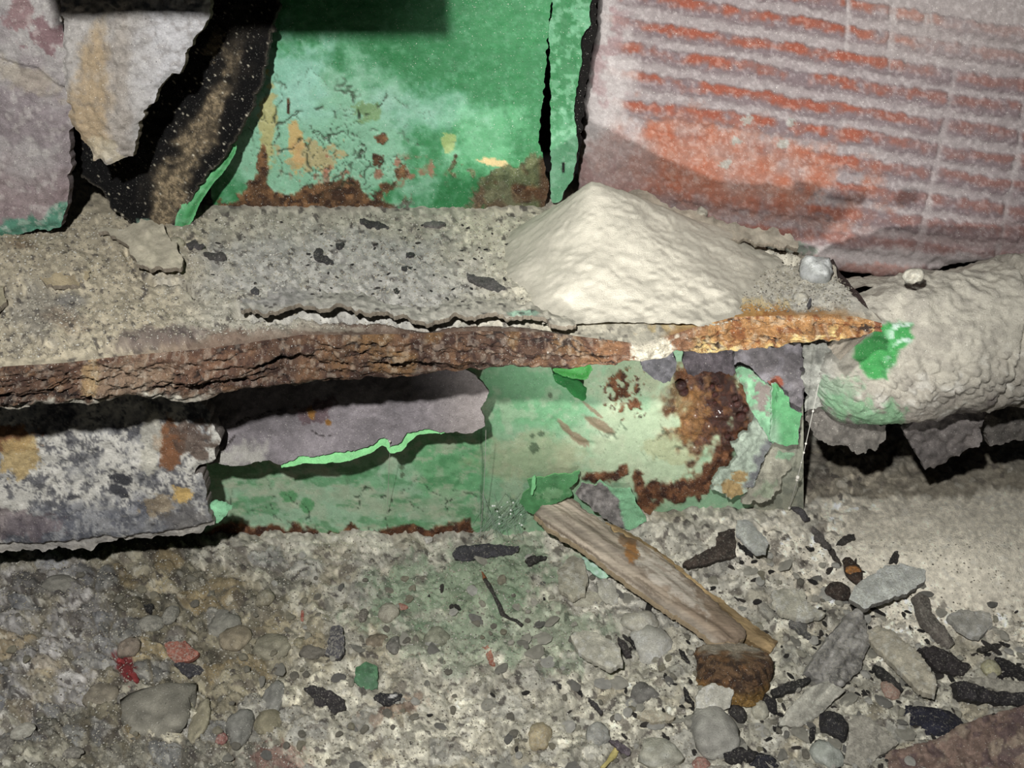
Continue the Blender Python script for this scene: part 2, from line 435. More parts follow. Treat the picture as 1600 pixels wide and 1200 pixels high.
def plate_col(px, py, f):
    df = yat(px, FRONT) - py
    c = base(px, (163, 157, 140))
    c = lay(c, ss(420, 250, px + 50 * N(px, py, 90, 61, 3)), (166, 154, 128))
    c = lay(c, blob(px, py, 560, 430, 260, 70, 5, .4, 50, 62, .3) * .8, (160, 157, 150))
    c = lay(c, blob(px, py, 900, 430, 190, 120, 20, .3, 50, 63, .4) * .8, (205, 196, 170))
    c = lay(c, ss(1000, 1100, px) * .6, (196, 188, 168))
    c = lay(c, blob(px, py, 60, 490, 60, 40, 0, .7, 30, 64, .4) * .55, (120, 116, 108))
    c = lay(c, blob(px, py, 110, 470, 24, 12, 0, .4, 30, 65, .4) * .6, (104, 102, 100))
    c = lay(c, blob(px, py, 35, 385, 24, 16, 0, .5, 20, 66, .4) * .6, (110, 88, 64))
    c = lay(c, blob(px, py, 100, 500, 40, 14, 30, .5, 20, 67, .4) * .4, (120, 96, 74))
    c = lay(c, blob(px, py, 1290, 470, 70, 30, 0, .5, 20, 68, .4) * .4, (182, 180, 172))
    a, b, i = cell(px, py * 1.3, 7, 69)
    c = c * 1.05
    c = c * (1 + .16 * (i - .5) * 2)[:, None]
    c = lay(c, ss(.92, .95, i * 7.7 % 1) * .7 * ss(1100, 900, px), (66, 60, 56))
    rim = ss(26, 4, df + 12 * N(px, py, 22, 70, 3))
    c = lay(c, rim * .75 * ss(900, 700, px) * ss(150, 330, px), (104, 78, 62))
    c = lay(c, ss(-6, 4, py - yat(px, CRACK)) * ss(470, 540, px) * ss(900, 860, px) * (.7 + .5 * N(px, py, 12, 75, 3)), (92, 70, 56))
    c = lay(c, blob(px, py, 250, 535, 60, 12, -8, .5, 18, 77, .4) * .7, (92, 78, 74))
    c = lay(c, rim * ss(1020, 1060, px) * ss(1380, 1280, px) * .8, (186, 122, 52))
    c = lay(c, blob(px, py, 1150, 492, 70, 12, -4, .5, 16, 71), (170, 105, 45))
    c = lay(c, blob(px, py, 1120, 490, 100, 16, -8, .6, 10, 72) * .5, (214, 176, 96))
    c = lay(c, blob(px, py, 480, 506, 80, 12, 5, .5, 20, 73) * .5, (180, 174, 154))
    c = lay(c, ss(9, 3, pline(px, py, CRACK)) * .8, (40, 32, 26))
    return c
top_poly = [(-170, 272), (905, 272), (1010, 345), (1060, 372), (1150, 386)] + BACK + [(x, y) for x, y in FRONT[::-1]]
v, q, c, _ = sheet_arrays(top_poly, lambda a, b: at_z(a, b, ZL), (0, 0, 1), 2.6, 0, plate_disp, plate_col)
mkobj('dust_crust', v, q, c, M_DUST, plate)
FY = at_z(np.array([p[0] for p in FRONT], float), np.array([p[1] for p in FRONT], float), ZL)[:, 1]
def front_y(px): return np.interp(px, [p[0] for p in FRONT], FY)
def seams(s, v):
    wv = v + 9 * N(s, v, 55, 84, 3) + 3 * N(s, v, 12, 79, 3)
    n1 = np.abs(N(s / 7.5, wv, 17, 85, 3)); n2 = np.abs(N(s / 3, wv, 11, 76, 3))
    return np.minimum(ss(0, .16, n1), .45 + .55 * ss(0, .10, n2))
def front_pos(s, t):
    yt = yat(s, FRONT); yb = yat(s, BOTTOM) + 3.5 * N(s, s * 0 + 4, 16, 80, 4)
    py = yt - 1 + (yb - yt + 1) * t
    p = at_y(s, py, front_y(s)).copy()
    k = np.sin(np.pi * np.clip(t, 0, 1)) ** .6
    lam = N(s / 9, (py - yt) + 10 * N(s, py, 90, 83, 2), 12, 81, 4) * 0.0036 + N(s, py, 12, 82, 3) * 0.0016
    lam = lam + 0.0022 * seams(s, py - yt) - .0012 + .0007 * N(s, py, 6, 78, 3)
    p[..., 1] -= (lam + 0.003) * k
    return p
def front_col(s, t):
    yt = yat(s, FRONT); yb = yat(s, BOTTOM); py = yt + (yb - yt) * t
    n = N(s / 4, py, 12, 86, 4); n2 = N(s, py, 30, 87, 3)
    c = base(s, (88, 62, 46))
    c = lay(c, ss(-.1, .6, n2), (112, 78, 52))
    c = lay(c, ss(.25, .5, N(s / 2, py, 9, 88, 3)) * .8, (60, 38, 30))
    c = lay(c, blob(s, py, 250, 575, 140, 30, -4, .6, 22, 89, .3) * .6, (120, 84, 62))
    c = lay(c, blob(s, py, 210, 590, 60, 30, -4, .6, 18, 90, .3) * .5, (160, 140, 112))
    c = lay(c, ss(.1, .6, N(s, py, 40, 91, 3)) * ss(480, 600, s) * .5, (136, 98, 48))
    c = lay(c, ss(860, 960, s) * .6, (150, 100, 66))
    c = lay(c, ss(1060, 1120, s) * .75, (166, 116, 58))
    c = lay(c, ss(1060, 1100, s) * ss(.1, .6, N(s, py, 26, 92, 3) + (t - .6)) * .9, (206, 176, 104))
    c = lay(c, ss(.3, .5, N(s, py, 8, 93, 3)) * ss(1060, 1100, s) * .7, (120, 62, 26))
    c = lay(c, (1 - ss(0.05, .45, seams(s, py - yt))) * .8, (34, 24, 20))
    c = lay(c, blob(s, py, 1020, 545, 34, 26, 0, .5, 18, 94), (200, 190, 165))
    c = lay(c, ss(.80, .93, t + .12 * N(s, py, 14, 95, 3)) * ss(360, 300, s), (178, 170, 152))
    c = lay(c, blob(s, py, 145, 588, 14, 26, 0, .5, 12, 96) * .7, (170, 140, 92))
    c = lay(c, blob(s, py, 490, 598, 18, 6, 0, .3, 12, 97), (200, 194, 180))
    c = lay(c, ss(.35, .55, N(s, py, 7, 98, 2)) * .35, (186, 178, 160))
    c = lay(c, (s > 1366) * .9, (120, 66, 40))
    return c
xs = np.arange(-170, 1379, 2.6); ts = np.linspace(0, 1, 44)
grid_obj('rust_edge', xs, ts, front_pos, front_col, M_RUST, plate)
def back_pos(s, t):
    x = np.interp(s, np.arange(len(BACK)), [b[0] for b in BACK]); y = np.interp(s, np.arange(len(BACK)), [b[1] for b in BACK])
    p = at_z(x, y, ZL).copy(); p[..., 2] -= t * .022; p[..., 0] += -.014 * t + .0015 * N(s * 40, t * 20, 9, 74, 3); return p
grid_obj('back_edge', np.linspace(0, len(BACK) - 1, 80), np.linspace(0, 1, 12), lambda s, t: back_pos(s, t), lambda s, t: vary(base(s, (140, 130, 114)), N(s * 40, t * 20, 9, 72, 3), .2), M_DUST, plate)
def under_pos(s, t):
    p = front_pos(s, np.ones_like(s)); p2 = p.copy()
    p2[..., 1] = p[..., 1] + t * (0.075); p2[..., 2] = p[..., 2] + 0.003 * N(s, t * 60, 20, 99, 3) * (t > 0) * np.minimum(t * 3, 1)
    return p2
grid_obj('plate_underside', np.arange(-170, 1379, 6), np.linspace(0, 1, 16), under_pos, lambda s, t: vary(base(s, (52, 40, 36)), N(s, t * 80, 20, 100, 3), .4), M_RUST, plate)
# the lifted lips of the crust
def lip(poly, lift, seed, colr, hi=0.0045, back=60, nm='crust_flake', front=None):
    def dsp(px, py, f):
        d = 0.0008 * N(px, py, 40, seed, 3) + 0.0007 * N(px, py, 9, seed + 1, 3)
        if front is not None:
            d = d + hi * ss(back, 0, pline(px, py, front)) - 0.0012
        else:
            d = d + lift
        return d
    return sheet(nm, poly, None, (0, 0, 1), 2.4, 0.0022, dsp, colr, M_DUST, plate, (4, 14), seed, (128, 116, 98), hitf=lambda a, b: at_z(a, b, ZL))
def tongue_col(px, py, f):
    c = base(px, (168, 163, 150)); c = lay(c, ss(600, 850, px) * .7, (196, 188, 166))
    c = lay(c, blob(px, py, 430, 465, 70, 24, 0, .4, 30, 31, .3) * .7, (150, 146, 142))
    c = lay(c, blob(px, py, 815, 499, 24, 6, 0, .4, 10, 32), (160, 196, 168))
    a, b, i = cell(px, py * 1.3, 7, 33)
    c = c * (1 + .16 * (i - .5) * 2)[:, None]
    return lay(c, ss(.93, .95, i * 7.7 % 1) * .7, (60, 55, 52))
lip([(372, 440), (450, 425), (560, 430), (680, 440), (800, 448), (880, 470), (900, 512), (885, 517), (835, 507), (800, 502), (745, 502), (700, 504), (668, 515), (640, 509), (600, 499), (560, 495), (530, 489), (500, 493), (470, 487), (430, 499), (380, 495)], 0, 200, tongue_col, 0.005, 50, front=CRACK)
lip([(152, 372), (178, 368), (196, 374), (225, 356), (258, 362), (272, 388), (292, 424), (286, 438), (262, 432), (240, 438), (216, 426), (206, 396), (176, 380)], 0.0055, 210, lambda px, py, f: vary(base(px, (188, 178, 152)), N(px, py, 20, 211, 3), .1))
lip([(62, 440), (84, 430), (128, 432), (147, 428), (141, 448), (112, 455), (76, 453)], 0.003, 220, lambda px, py, f: vary(base(px, (172, 154, 118)), N(px, py, 20, 221, 3), .12))
lip([(960, 292), (985, 292), (1012, 318), (1040, 338), (1090, 346), (1120, 362), (1160, 372), (1205, 380), (1245, 392), (1248, 404), (1200, 401), (1150, 394), (1100, 386), (1062, 378), (1030, 350), (990, 325)], 0.007, 230, lambda px, py, f: vary(base(px, (182, 172, 150)), N(px, py, 12, 231, 3), .16))
lip([(0, 452), (12, 452), (8, 478), (-6, 490), (-20, 470)], 0.003, 240, lambda px, py, f: vary(base(px, (160, 150, 120)), N(px, py, 20, 241, 3), .12))

# ================================================================== SAND PILE
pk = at_y(926, 282, 0.018)
def pile_obj():
    xs = np.arange(pk[0] - .06, pk[0] + .105, .0011); ys = np.arange(-0.068, 0.085, .0011)
    X, Y = np.meshgrid(xs, ys)
    dx = X - pk[0]; dy = Y - pk[1]
    rx = np.where(dx < 0, .051, .104); ry = np.where(dy < 0, .104, .05)
    nn = N(X * 3000, Y * 3000, 60, 301, 3)
    d = np.sqrt((dx / rx) ** 2 + (dy / ry) ** 2) * (1 + .05 * nn)
    Hh = pk[2] - ZL + .001
    h = Hh * np.clip(1.06 - np.sqrt(d * d + .0036), 0, 2) ** 1.34
    h = np.where(h < .006, .006 * np.exp(np.minimum((h - .006) / .006, 0)) - 0.0022, h - .0022)
    h = h + 0.00035 * N(X * 3000, Y * 3000, 7, 302, 3) + .0003 * N(X * 3000, Y * 3000, 26, 305, 2)
    fy = np.interp(X, at_z(np.array([p[0] for p in FRONT], float), np.array([p[1] for p in FRONT], float), ZL)[:, 0], FY)
    h = h - .0035 * ss(.84, 1.08, d)
    h = np.minimum(h, .0004 + .9 * np.maximum(Y - fy, 0))
    keepv = (h > -0.0012) & (Y > fy - .002)
    idx = np.arange(X.size).reshape(X.shape)
    K = keepv[:-1, :-1] & keepv[1:, :-1] & keepv[:-1, 1:] & keepv[1:, 1:]
    q = np.stack([idx[:-1, :-1][K], idx[:-1, 1:][K], idx[1:, 1:][K], idx[1:, :-1][K]], -1)
    u, inv = np.unique(q, return_inverse=True)
    V = np.stack([X, Y, ZL + h], -1).reshape(-1, 3)[u]
    c = base(V[:, 0], (203, 195, 174))
    c = vary(c, N(V[:, 0] * 3000, V[:, 1] * 3000, 40, 303, 3), .05)
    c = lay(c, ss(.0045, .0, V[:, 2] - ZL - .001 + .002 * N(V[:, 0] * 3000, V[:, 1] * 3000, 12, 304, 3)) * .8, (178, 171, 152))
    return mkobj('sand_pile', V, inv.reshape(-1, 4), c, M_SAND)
tag(pile_obj(), 'pale cone of fine sand heaped on the rusted ledge against the clay tile', 'sand', None, 'stuff')

# ================================================================== STEEL COLUMN (upper green web and its narrow flange)
column = thing('steel_column', 'green painted steel column foot with rust along its bottom, standing on the ledge', 'steel column', (-0.02, 0.075, 0.2))
YW = 0.072
BAND = [(330, 318), (380, 300), (410, 272), (425, 292), (460, 300), (480, 290), (520, 282), (560, 290), (575, 300), (610, 290), (640, 282), (660, 270), (720, 262), (745, 278), (790, 265), (830, 240), (850, 235), (870, 235)]
def web_rust(px, py):
    y0 = yat(px, BAND) + 14 * N(px, py, 18, 401, 4)
    m = ss(-3, 3, py - y0)
    m = np.maximum(m, blob(px, py, 410, 255, 9, 34, 5, .5, 14, 402))
    m = np.maximum(m, blob(px, py, 597, 217, 9, 8, 0, .5, 8, 403)); m = np.maximum(m, blob(px, py, 628, 270, 9, 11, 0, .5, 8, 404))
    m = np.maximum(m, blob(px, py, 590, 250, 8, 10, 20, .7, 6, 405)); m = np.maximum(m, blob(px, py, 451, 165, 3, 14, 0, .4, 6, 406))
    m = np.maximum(m, ss(4.5, 2, pline(px, py, [(645, 275), (665, 268), (690, 280), (705, 262), (712, 245)]) + 2 * N(px, py, 8, 407, 2)))
    green = blob(px, py, 680, 302, 70, 34, -10, .5, 22, 408)
    return np.clip(m * (1 - green), 0, 1)
def web_crack(px, py):
    wx = px + 9 * N(px, py, 26, 411, 3); wy = py + 9 * N(px, py, 26, 412, 3)
    a, b, _ = cell(wx, wy * .8, 40, 413); a2, b2, _ = cell(wx, wy, 17, 414)
    z = blob(px, py, 500, 205, 110, 85, 0, .4, 40, 415, .3); z2 = blob(px, py, 540, 225, 150, 70, 0, .5, 30, 416, .3) * ss(-.1, .3, N(px, py, 45, 417, 2))
    return np.clip((1 - ss(.015, .06, b - a)) * z * ss(-.35, .0, N(px, py, 30, 418, 2)) + (1 - ss(.02, .08, b2 - a2)) * z2 * .7, 0, 1)
def web_disp(px, py, f):
    r = web_rust(px, py)
    return 0.0005 * N(px, py, 120, 421, 2) + 0.00025 * N(px, py, 14, 422, 3) + r * (0.0006 + .0011 * N(px, py, 10, 423, 3)) - .0013 * web_crack(px, py)
def web_col(px, py, f):
    c = base(px, (27, 112, 54))
    c = lay(c, ss(.0, .6, N(px, py, 160, 431, 3)) * .4, (44, 130, 68))
    c = lay(c, blob(px, py, 500, 240, 190, 130, 0, .5, 60, 432, .35) * .85, (126, 178, 146))
    c = lay(c, blob(px, py, 450, 130, 60, 70, 10, .5, 40, 433, .4) * .8, (126, 182, 160))
    c = lay(c, blob(px, py, 660, 170, 80, 30, 0, .6, 30, 434, .5) * .5, (140, 184, 168))
    c = lay(c, blob(px, py, 760, 210, 50, 60, 20, .6, 30, 435, .5) * .45, (126, 200, 146))
    c = lay(c, ss(.1, .6, N(px, py, 9, 436, 5, .7)) * .15, (170, 204, 180))
    c = lay(c, blob(px, py, 418, 190, 14, 60, 2, .5, 16, 437) * .8, (168, 150, 82))
    c = lay(c, blob(px, py, 462, 225, 10, 36, -4, .5, 14, 438) * .9, (186, 148, 80))
    c = lay(c, blob(px, py, 490, 245, 40, 22, 10, .8, 12, 439) * .7, (180, 140, 84))
    c = lay(c, blob(px, py, 575, 175, 22, 14, 0, .6, 12, 440) * .6, (96, 124, 56))
    c = lay(c, blob(px, py, 700, 222, 10, 14, 0, .5, 10, 441) * .6, (178, 168, 80))
    c = lay(c, blob(px, py, 775, 255, 25, 7, 10, .5, 10, 442), (196, 170, 108))
    c = lay(c, ss(.35, .6, N(px, py, 16, 443, 3)) * blob(px, py, 560, 265, 120, 26, 0, .4, 20, 444, .3) * .8, (150, 84, 60))
    r = web_rust(px, py)
    rc = lay(base(px, (94, 64, 38)), ss(-.1, .5, N(px, py, 16, 445, 3)), (132, 90, 52)); rc = lay(rc, ss(.1, .5, N(px, py, 9, 446, 3)), (66, 42, 26))
    rc = lay(rc, ss(600, 660, px) * ss(-.4, .2, N(px, py, 30, 447, 3)) * .7, (96, 122, 78))
    rc = lay(rc, blob(px, py, 660, 335, 60, 20, 0, .5, 16, 448) * .8, (120, 116, 110))
    rc = lay(rc, blob(px, py, 770, 320, 60, 30, 0, .5, 16, 449) * .5, (118, 110, 84))
    rc = lay(rc, ss(838, 848, px) * .8, (96, 62, 40))
    m = r[:, None]; c = c * (1 - m) + rc * m
    c = lay(c, web_crack(px, py) * .85, (34, 44, 26))
    return c
WEB = [(335, -70), (866, -70), (861, 0), (856, 60), (851, 120), (846, 170), (841, 225), (846, 240), (852, 262), (856, 295), (850, 330), (848, 338), (330, 338)]
v, q, c, (pxw, pyw) = sheet_arrays(WEB, lambda a, b: at_y(a, b, YW), (0, -1, 0), 2.3, 0.004, web_disp, web_col, (2.5, 9), 450, (30, 40, 26))
kk = web_rust(np.pad(pxw, (0, len(v) - len(pxw))), np.pad(pyw, (0, len(v) - len(pyw))))
isf = np.zeros(len(v), bool); isf[:len(pxw)] = True
kq = (kk[q].mean(1) > .5) & isf[q].all(1)
for nm, sel, mm in (('web_panel', ~kq, M_PAINT), ('rust_band', kq, M_RUST)):
    u, inv = np.unique(q[sel], return_inverse=True)
    mkobj(nm, v[u], inv.reshape(-1, 4), c[u], mm, column)
FLG = [(866, -60), (924, -60), (922, 0), (923, 35), (913, 50), (906, 70), (910, 95), (902, 130), (897, 165), (900, 200), (903, 225), (901, 255), (893, 280), (880, 305), (872, 318), (862, 318), (861, 240), (860, 150), (858, 60), (856, 40), (862, 20)]
def flg_col(px, py, f):
    c = base(px, (32, 112, 56)); c = lay(c, ss(150, 260, py) * .6, (120, 180, 140)); c = lay(c, ss(.1, .5, N(px, py, 8, 461, 3)) * .35, (160, 200, 170))
    c = lay(c, ss(.3, .6, N(px, py, 22, 462, 3)) * .5, (110, 170, 130))
    c = lay(c, blob(px, py, 880, 262, 3, 9, 5, .2, 8, 463), (10, 12, 10))
    return c
nF = (-0.25, -0.97, 0)
sheet('flange_face', FLG, at_y(890, 200, .070), nF, 2.3, 0.003, lambda px, py, f: .0004 * N(px, py, 20, 465, 3), flg_col, M_PAINT, column, (2, 10), 466, (20, 50, 28))
sheet('flange_coating', [(880, -60), (935, -60), (934, 0), (930, 50), (918, 120), (912, 170), (908, 215), (904, 250), (880, 250)], at_y(890, 200, .0735), nF, 3, 0.002, lambda px, py, f: .0006 * N(px, py, 12, 468, 3), (22, 19, 17), M_TAR, column, (3, 10), 467)
for lo_, hi_ in (((-.122, -.085, .371), (-.043, .075, .470)), ((-.182, -.085, .3676), (-.1225, .02, .470))):  # unseen blocks added above the view, sized to cast the top shadow
    v, q = box_arrays(lo_, hi_)
    mkobj('shadow_block', v, q, (60, 70, 60), M_SHEET, column, smooth=False)

# ================================================================== TAR SHEET leaning before the column
tar = thing('tar_coated_sheet', 'black tar coated sheet with a tan dust streak and green edge, leaning on the column', 'steel sheet', at_z(240, 368, ZL))
nT = unit((-.14, -.98, .24))
pT = at_y(240, 364, .042)
TAR = [(90, -60), (440, -60), (436, 0), (425, 60), (408, 130), (392, 170), (372, 215), (360, 232), (330, 268), (300, 305), (275, 345), (262, 372), (232, 362), (205, 352), (178, 325), (160, 300), (140, 285), (112, 262), (105, 200)]
def tar_col(px, py, f):
    c = base(px, (9, 8, 8))
    d = pline(px, py, [(395, -10), (362, 90), (325, 190), (290, 260), (250, 345)]) + 20 * N(px, py, 28, 471, 3)
    c = lay(c, ss(26, 4, d) * ss(40, 130, py) * (.55 + .45 * ss(-.2, .4, N(px, py, 5, 472, 3))), (178, 154, 114))
    c = lay(c, ss(50, 12, d) * .3, (86, 74, 58))
    c = lay(c, blob(px, py, 335, 70, 12, 24, 20, .7, 10, 473) * .7, (150, 132, 98))
    a, b, i = cell(px, py, 9, 474); c = lay(c, ss(.16, .06, a) * (i > .6), (200, 190, 165))
    c = lay(c, ss(4, 1, f) * .5, (120, 110, 92))
    c = lay(c, blob(px, py, 225, 352, 14, 9, 0, .3, 8, 475), (120, 150, 130)); c = lay(c, blob(px, py, 255, 365, 18, 10, 0, .3, 8, 476), (196, 184, 158))
    return c
sheet('tar_face', TAR, pT, nT, 2.5, 0.003, lambda px, py, f: .0012 * N(px, py, 60, 477, 2) + .0008 * N(px, py, 8, 478, 3), tar_col, M_TAR, tar, (3, 12), 479, (60, 55, 46))
GE = [(372, 214), (368, 240), (350, 268), (330, 290), (312, 318), (300, 345), (290, 362), (282, 371), (274, 369), (266, 377), (256, 372), (254, 366), (272, 352), (277, 335), (282, 322), (304, 298), (322, 280), (336, 262), (352, 240), (364, 222)]
def ge_col(px, py, f):
    c = base(px, (52, 138, 72)); c = lay(c, ss(.1, .5, N(px, py, 9, 481, 3)) * .4, (120, 176, 130)); c = lay(c, ss(5, 1, f) * .5, (100, 190, 120))
    return lay(c, ss(300, 260, px) * .5, (90, 140, 112))
sheet('green_edge', GE, pT + np.array([0.004, -.004, 0]), unit((.25, -.95, .05)), 2, 0.004, lambda px, py, f: .002 * ss(0, 12, f), ge_col, M_PAINT, tar, (1, 8), 482, (80, 170, 100))

# ================================================================== FAR LEFT SLAB AND FLAKE
def slab_col(px, py, f):
    c = base(px, (150, 142, 140)); c = lay(c, ss(.0, .5, N(px, py, 50, 501, 4)) * .6, (122, 108, 112)); c = lay(c, ss(140, 60, py) * .4, (160, 156, 150))
    c = lay(c, blob(px, py, 75, 55, 30, 26, 20, .6, 16, 502) * .75, (112, 76, 80)); c = lay(c, blob(px, py, 30, 20, 20, 24, 20, .6, 16, 503) * .6, (120, 78, 80))
    c = lay(c, ss(240, 310, py + 20 * N(px, py, 30, 504, 3)) * .6, (126, 104, 104))
    g = ss(-4, 4, py - yat(px, [(-60, 348), (40, 345), (75, 330), (100, 318), (115, 318)]) + 8 * N(px, py, 12, 505, 3))
    c = lay(c, g * .9, (66, 132, 104)); c = lay(c, g * ss(.1, .5, N(px, py, 7, 506, 3)) * .6, (150, 160, 144))
    c = lay(c, ss(.35, .6, N(px, py, 12, 507, 3)) * .4, (186, 180, 172))
    c = lay(c, ss(2.0, .6, pline(px, py, [(0, 88), (30, 98), (60, 104), (85, 128), (112, 140)])) * .6, (60, 54, 54))
    c = lay(c, blob(px, py, 40, 120, 60, 20, 20, .5, 20, 508, .4) * .5, (164, 150, 124))
    return c
pS = at_z(50, 369, ZL + .002)
slab = sheet('painted_slab', [(-170, -70), (92, -70), (90, 20), (104, 70), (114, 120), (114, 200), (108, 205), (105, 300), (100, 322), (97, 358), (60, 362), (0, 375), (-80, 385), (-170, 392)], pS, unit((.05, -1, .06)), 2.6, 0.006,
             lambda px, py, f: .0022 * N(px, py, 130, 511, 3) + .0008 * N(px, py, 14, 512, 4) - .003 * (1 - ss(0, 16, f)), slab_col, M_SHEET, None, (3, 14), 513, (104, 92, 92))
tag(slab, 'mauve grey dusty slab with a chipped green bottom edge, beside the jagged flake', 'steel slab')
def flk_col(px, py, f):
    c = base(px, (158, 152, 146)); c = lay(c, blob(px, py, 140, 170, 34, 100, 4, .5, 40, 521, .4) * .8, (156, 130, 92)); c = lay(c, blob(px, py, 190, 130, 20, 120, 0, .5, 40, 522, .4) * .5, (142, 130, 116))
    c = lay(c, ss(200, 260, px + 15 * N(px, py, 30, 523, 3)) * .8, (172, 170, 172)); c = lay(c, blob(px, py, 160, 235, 26, 20, 20, .5, 14, 524) * .7, (178, 164, 134))
    c = lay(c, ss(.2, .6, N(px, py, 9, 525, 3)) * .3, (110, 102, 96)); return c
fl = sheet('jagged_flake', [(86, -70), (330, -70), (327, 20), (305, 62), (292, 84), (288, 104), (268, 118), (247, 138), (245, 156), (222, 182), (215, 205), (213, 228), (204, 246), (182, 255), (165, 259), (155, 250), (147, 254), (144, 240), (128, 214), (112, 196), (108, 160), (98, 110), (92, 30)], pS + np.array([0, -.020, .03]), unit((.02, -1, .10)), 2.4, 0.005,
           lambda px, py, f: .003 * N(px / 2.2, py * .6, 50, 531, 3) + .0009 * N(px, py, 12, 532, 4) + .002 * ss(30, 0, f) * ss(150, 60, py) * 0 - .0015 * (1 - ss(0, 10, f)), flk_col, M_SHEET, None, (4, 14), 533, (120, 108, 92))
tag(fl, 'jagged tan and grey iron flake hanging over the black tar sheet', 'iron flake')

# ================================================================== LOWER GREEN PLATE below the ledge
lower = thing('riveted_plate', 'pale green painted plate below the rusted ledge, rust weeping at one end', 'steel plate', (0.02, 0.0, 0.0))
def low_rust(px, py):
    m = ss(-2, 3, py - (yat(px, [(300, 830), (360, 812), (400, 824), (470, 822), (500, 832), (560, 818), (580, 830), (640, 812), (660, 824), (735, 814), (745, 840), (900, 860)]) + 7 * N(px, py, 14, 601, 4))) * ss(760, 740, px) * (1 - blob(px, py, 575, 828, 22, 30, 0, .4, 9, 600))
    m = np.maximum(m, ss(-.25, .25, 1 - np.hypot((px - 1100) / 66, (py - 628) / 72) + .55 * N(px, py, 22, 602, 4)) * ss(-30, 30, px - 1040 + 25 * N(px, py, 18, 603, 3)))
    m = np.maximum(m, ss(19, 11, pline(px, py, [(1165, 620), (1160, 670), (1135, 700), (1110, 740), (1085, 760), (1040, 768), (1010, 775), (1002, 800)]) + 9 * N(px, py, 12, 604, 3)))
    m = np.maximum(m, ss(8, 4, pline(px, py, [(918, 745), (945, 745), (972, 740), (975, 732)]) + 4 * N(px, py, 9, 605, 3)))
    m = np.maximum(m, ss(10, 5, pline(px, py, [(995, 742), (1000, 765), (1008, 785)]) + 4 * N(px, py, 9, 606, 3)))
    m = np.maximum(m, blob(px, py, 975, 605, 22, 30, 20, .8, 12, 607) * ss(-.2, .1, N(px, py, 7, 608, 2)))
    m = np.maximum(m, blob(px, py, 985, 635, 20, 16, 0, .8, 9, 609) * ss(-.2, .1, N(px, py, 7, 610, 2)))
    return np.clip(m, 0, 1)
def low_crack(px, py):
    wx = px + 10 * N(px, py, 26, 611, 3); wy = py + 10 * N(px, py, 26, 612, 3)
    a, b, _ = cell(wx, wy, 46, 613); a2, b2, _ = cell(wx, wy, 20, 614)
    z = blob(px, py, 570, 790, 220, 40, 0, .4, 40, 615, .4)
    z2 = blob(px, py, 1000, 680, 60, 40, 0, .6, 30, 616, .4)
    return np.clip((1 - ss(.01, .045, b - a)) * z * ss(-.3, .1, N(px, py, 30, 617, 2)) + (1 - ss(.01, .04, b - a)) * z2 * .5 * ss(-.3, .1, N(px, py, 30, 618, 2)), 0, 1)
def low_pos(px, py):
    p = at_y(px, py, 0.0).copy()
    r = low_rust(px, py)
    d = .0009 * N(px, py, 150, 621, 2) + .0003 * N(px, py, 12, 622, 3) + r * (.0008 + .0018 * N(px, py, 11, 623, 3)) - .0012 * low_crack(px, py)
    d = d - .001 * ss(5, 2, pline(px, py, [(865, 655), (885, 680), (905, 692), (927, 694)])) - .001 * ss(5, 2, pline(px, py, [(912, 652), (935, 672), (955, 680)]))
    d = d - .0006 * ss(2.5, 1, np.abs(px - 753 + 3 * N(px, py, 40, 625, 2)))
    p[..., 1] -= d
    return p
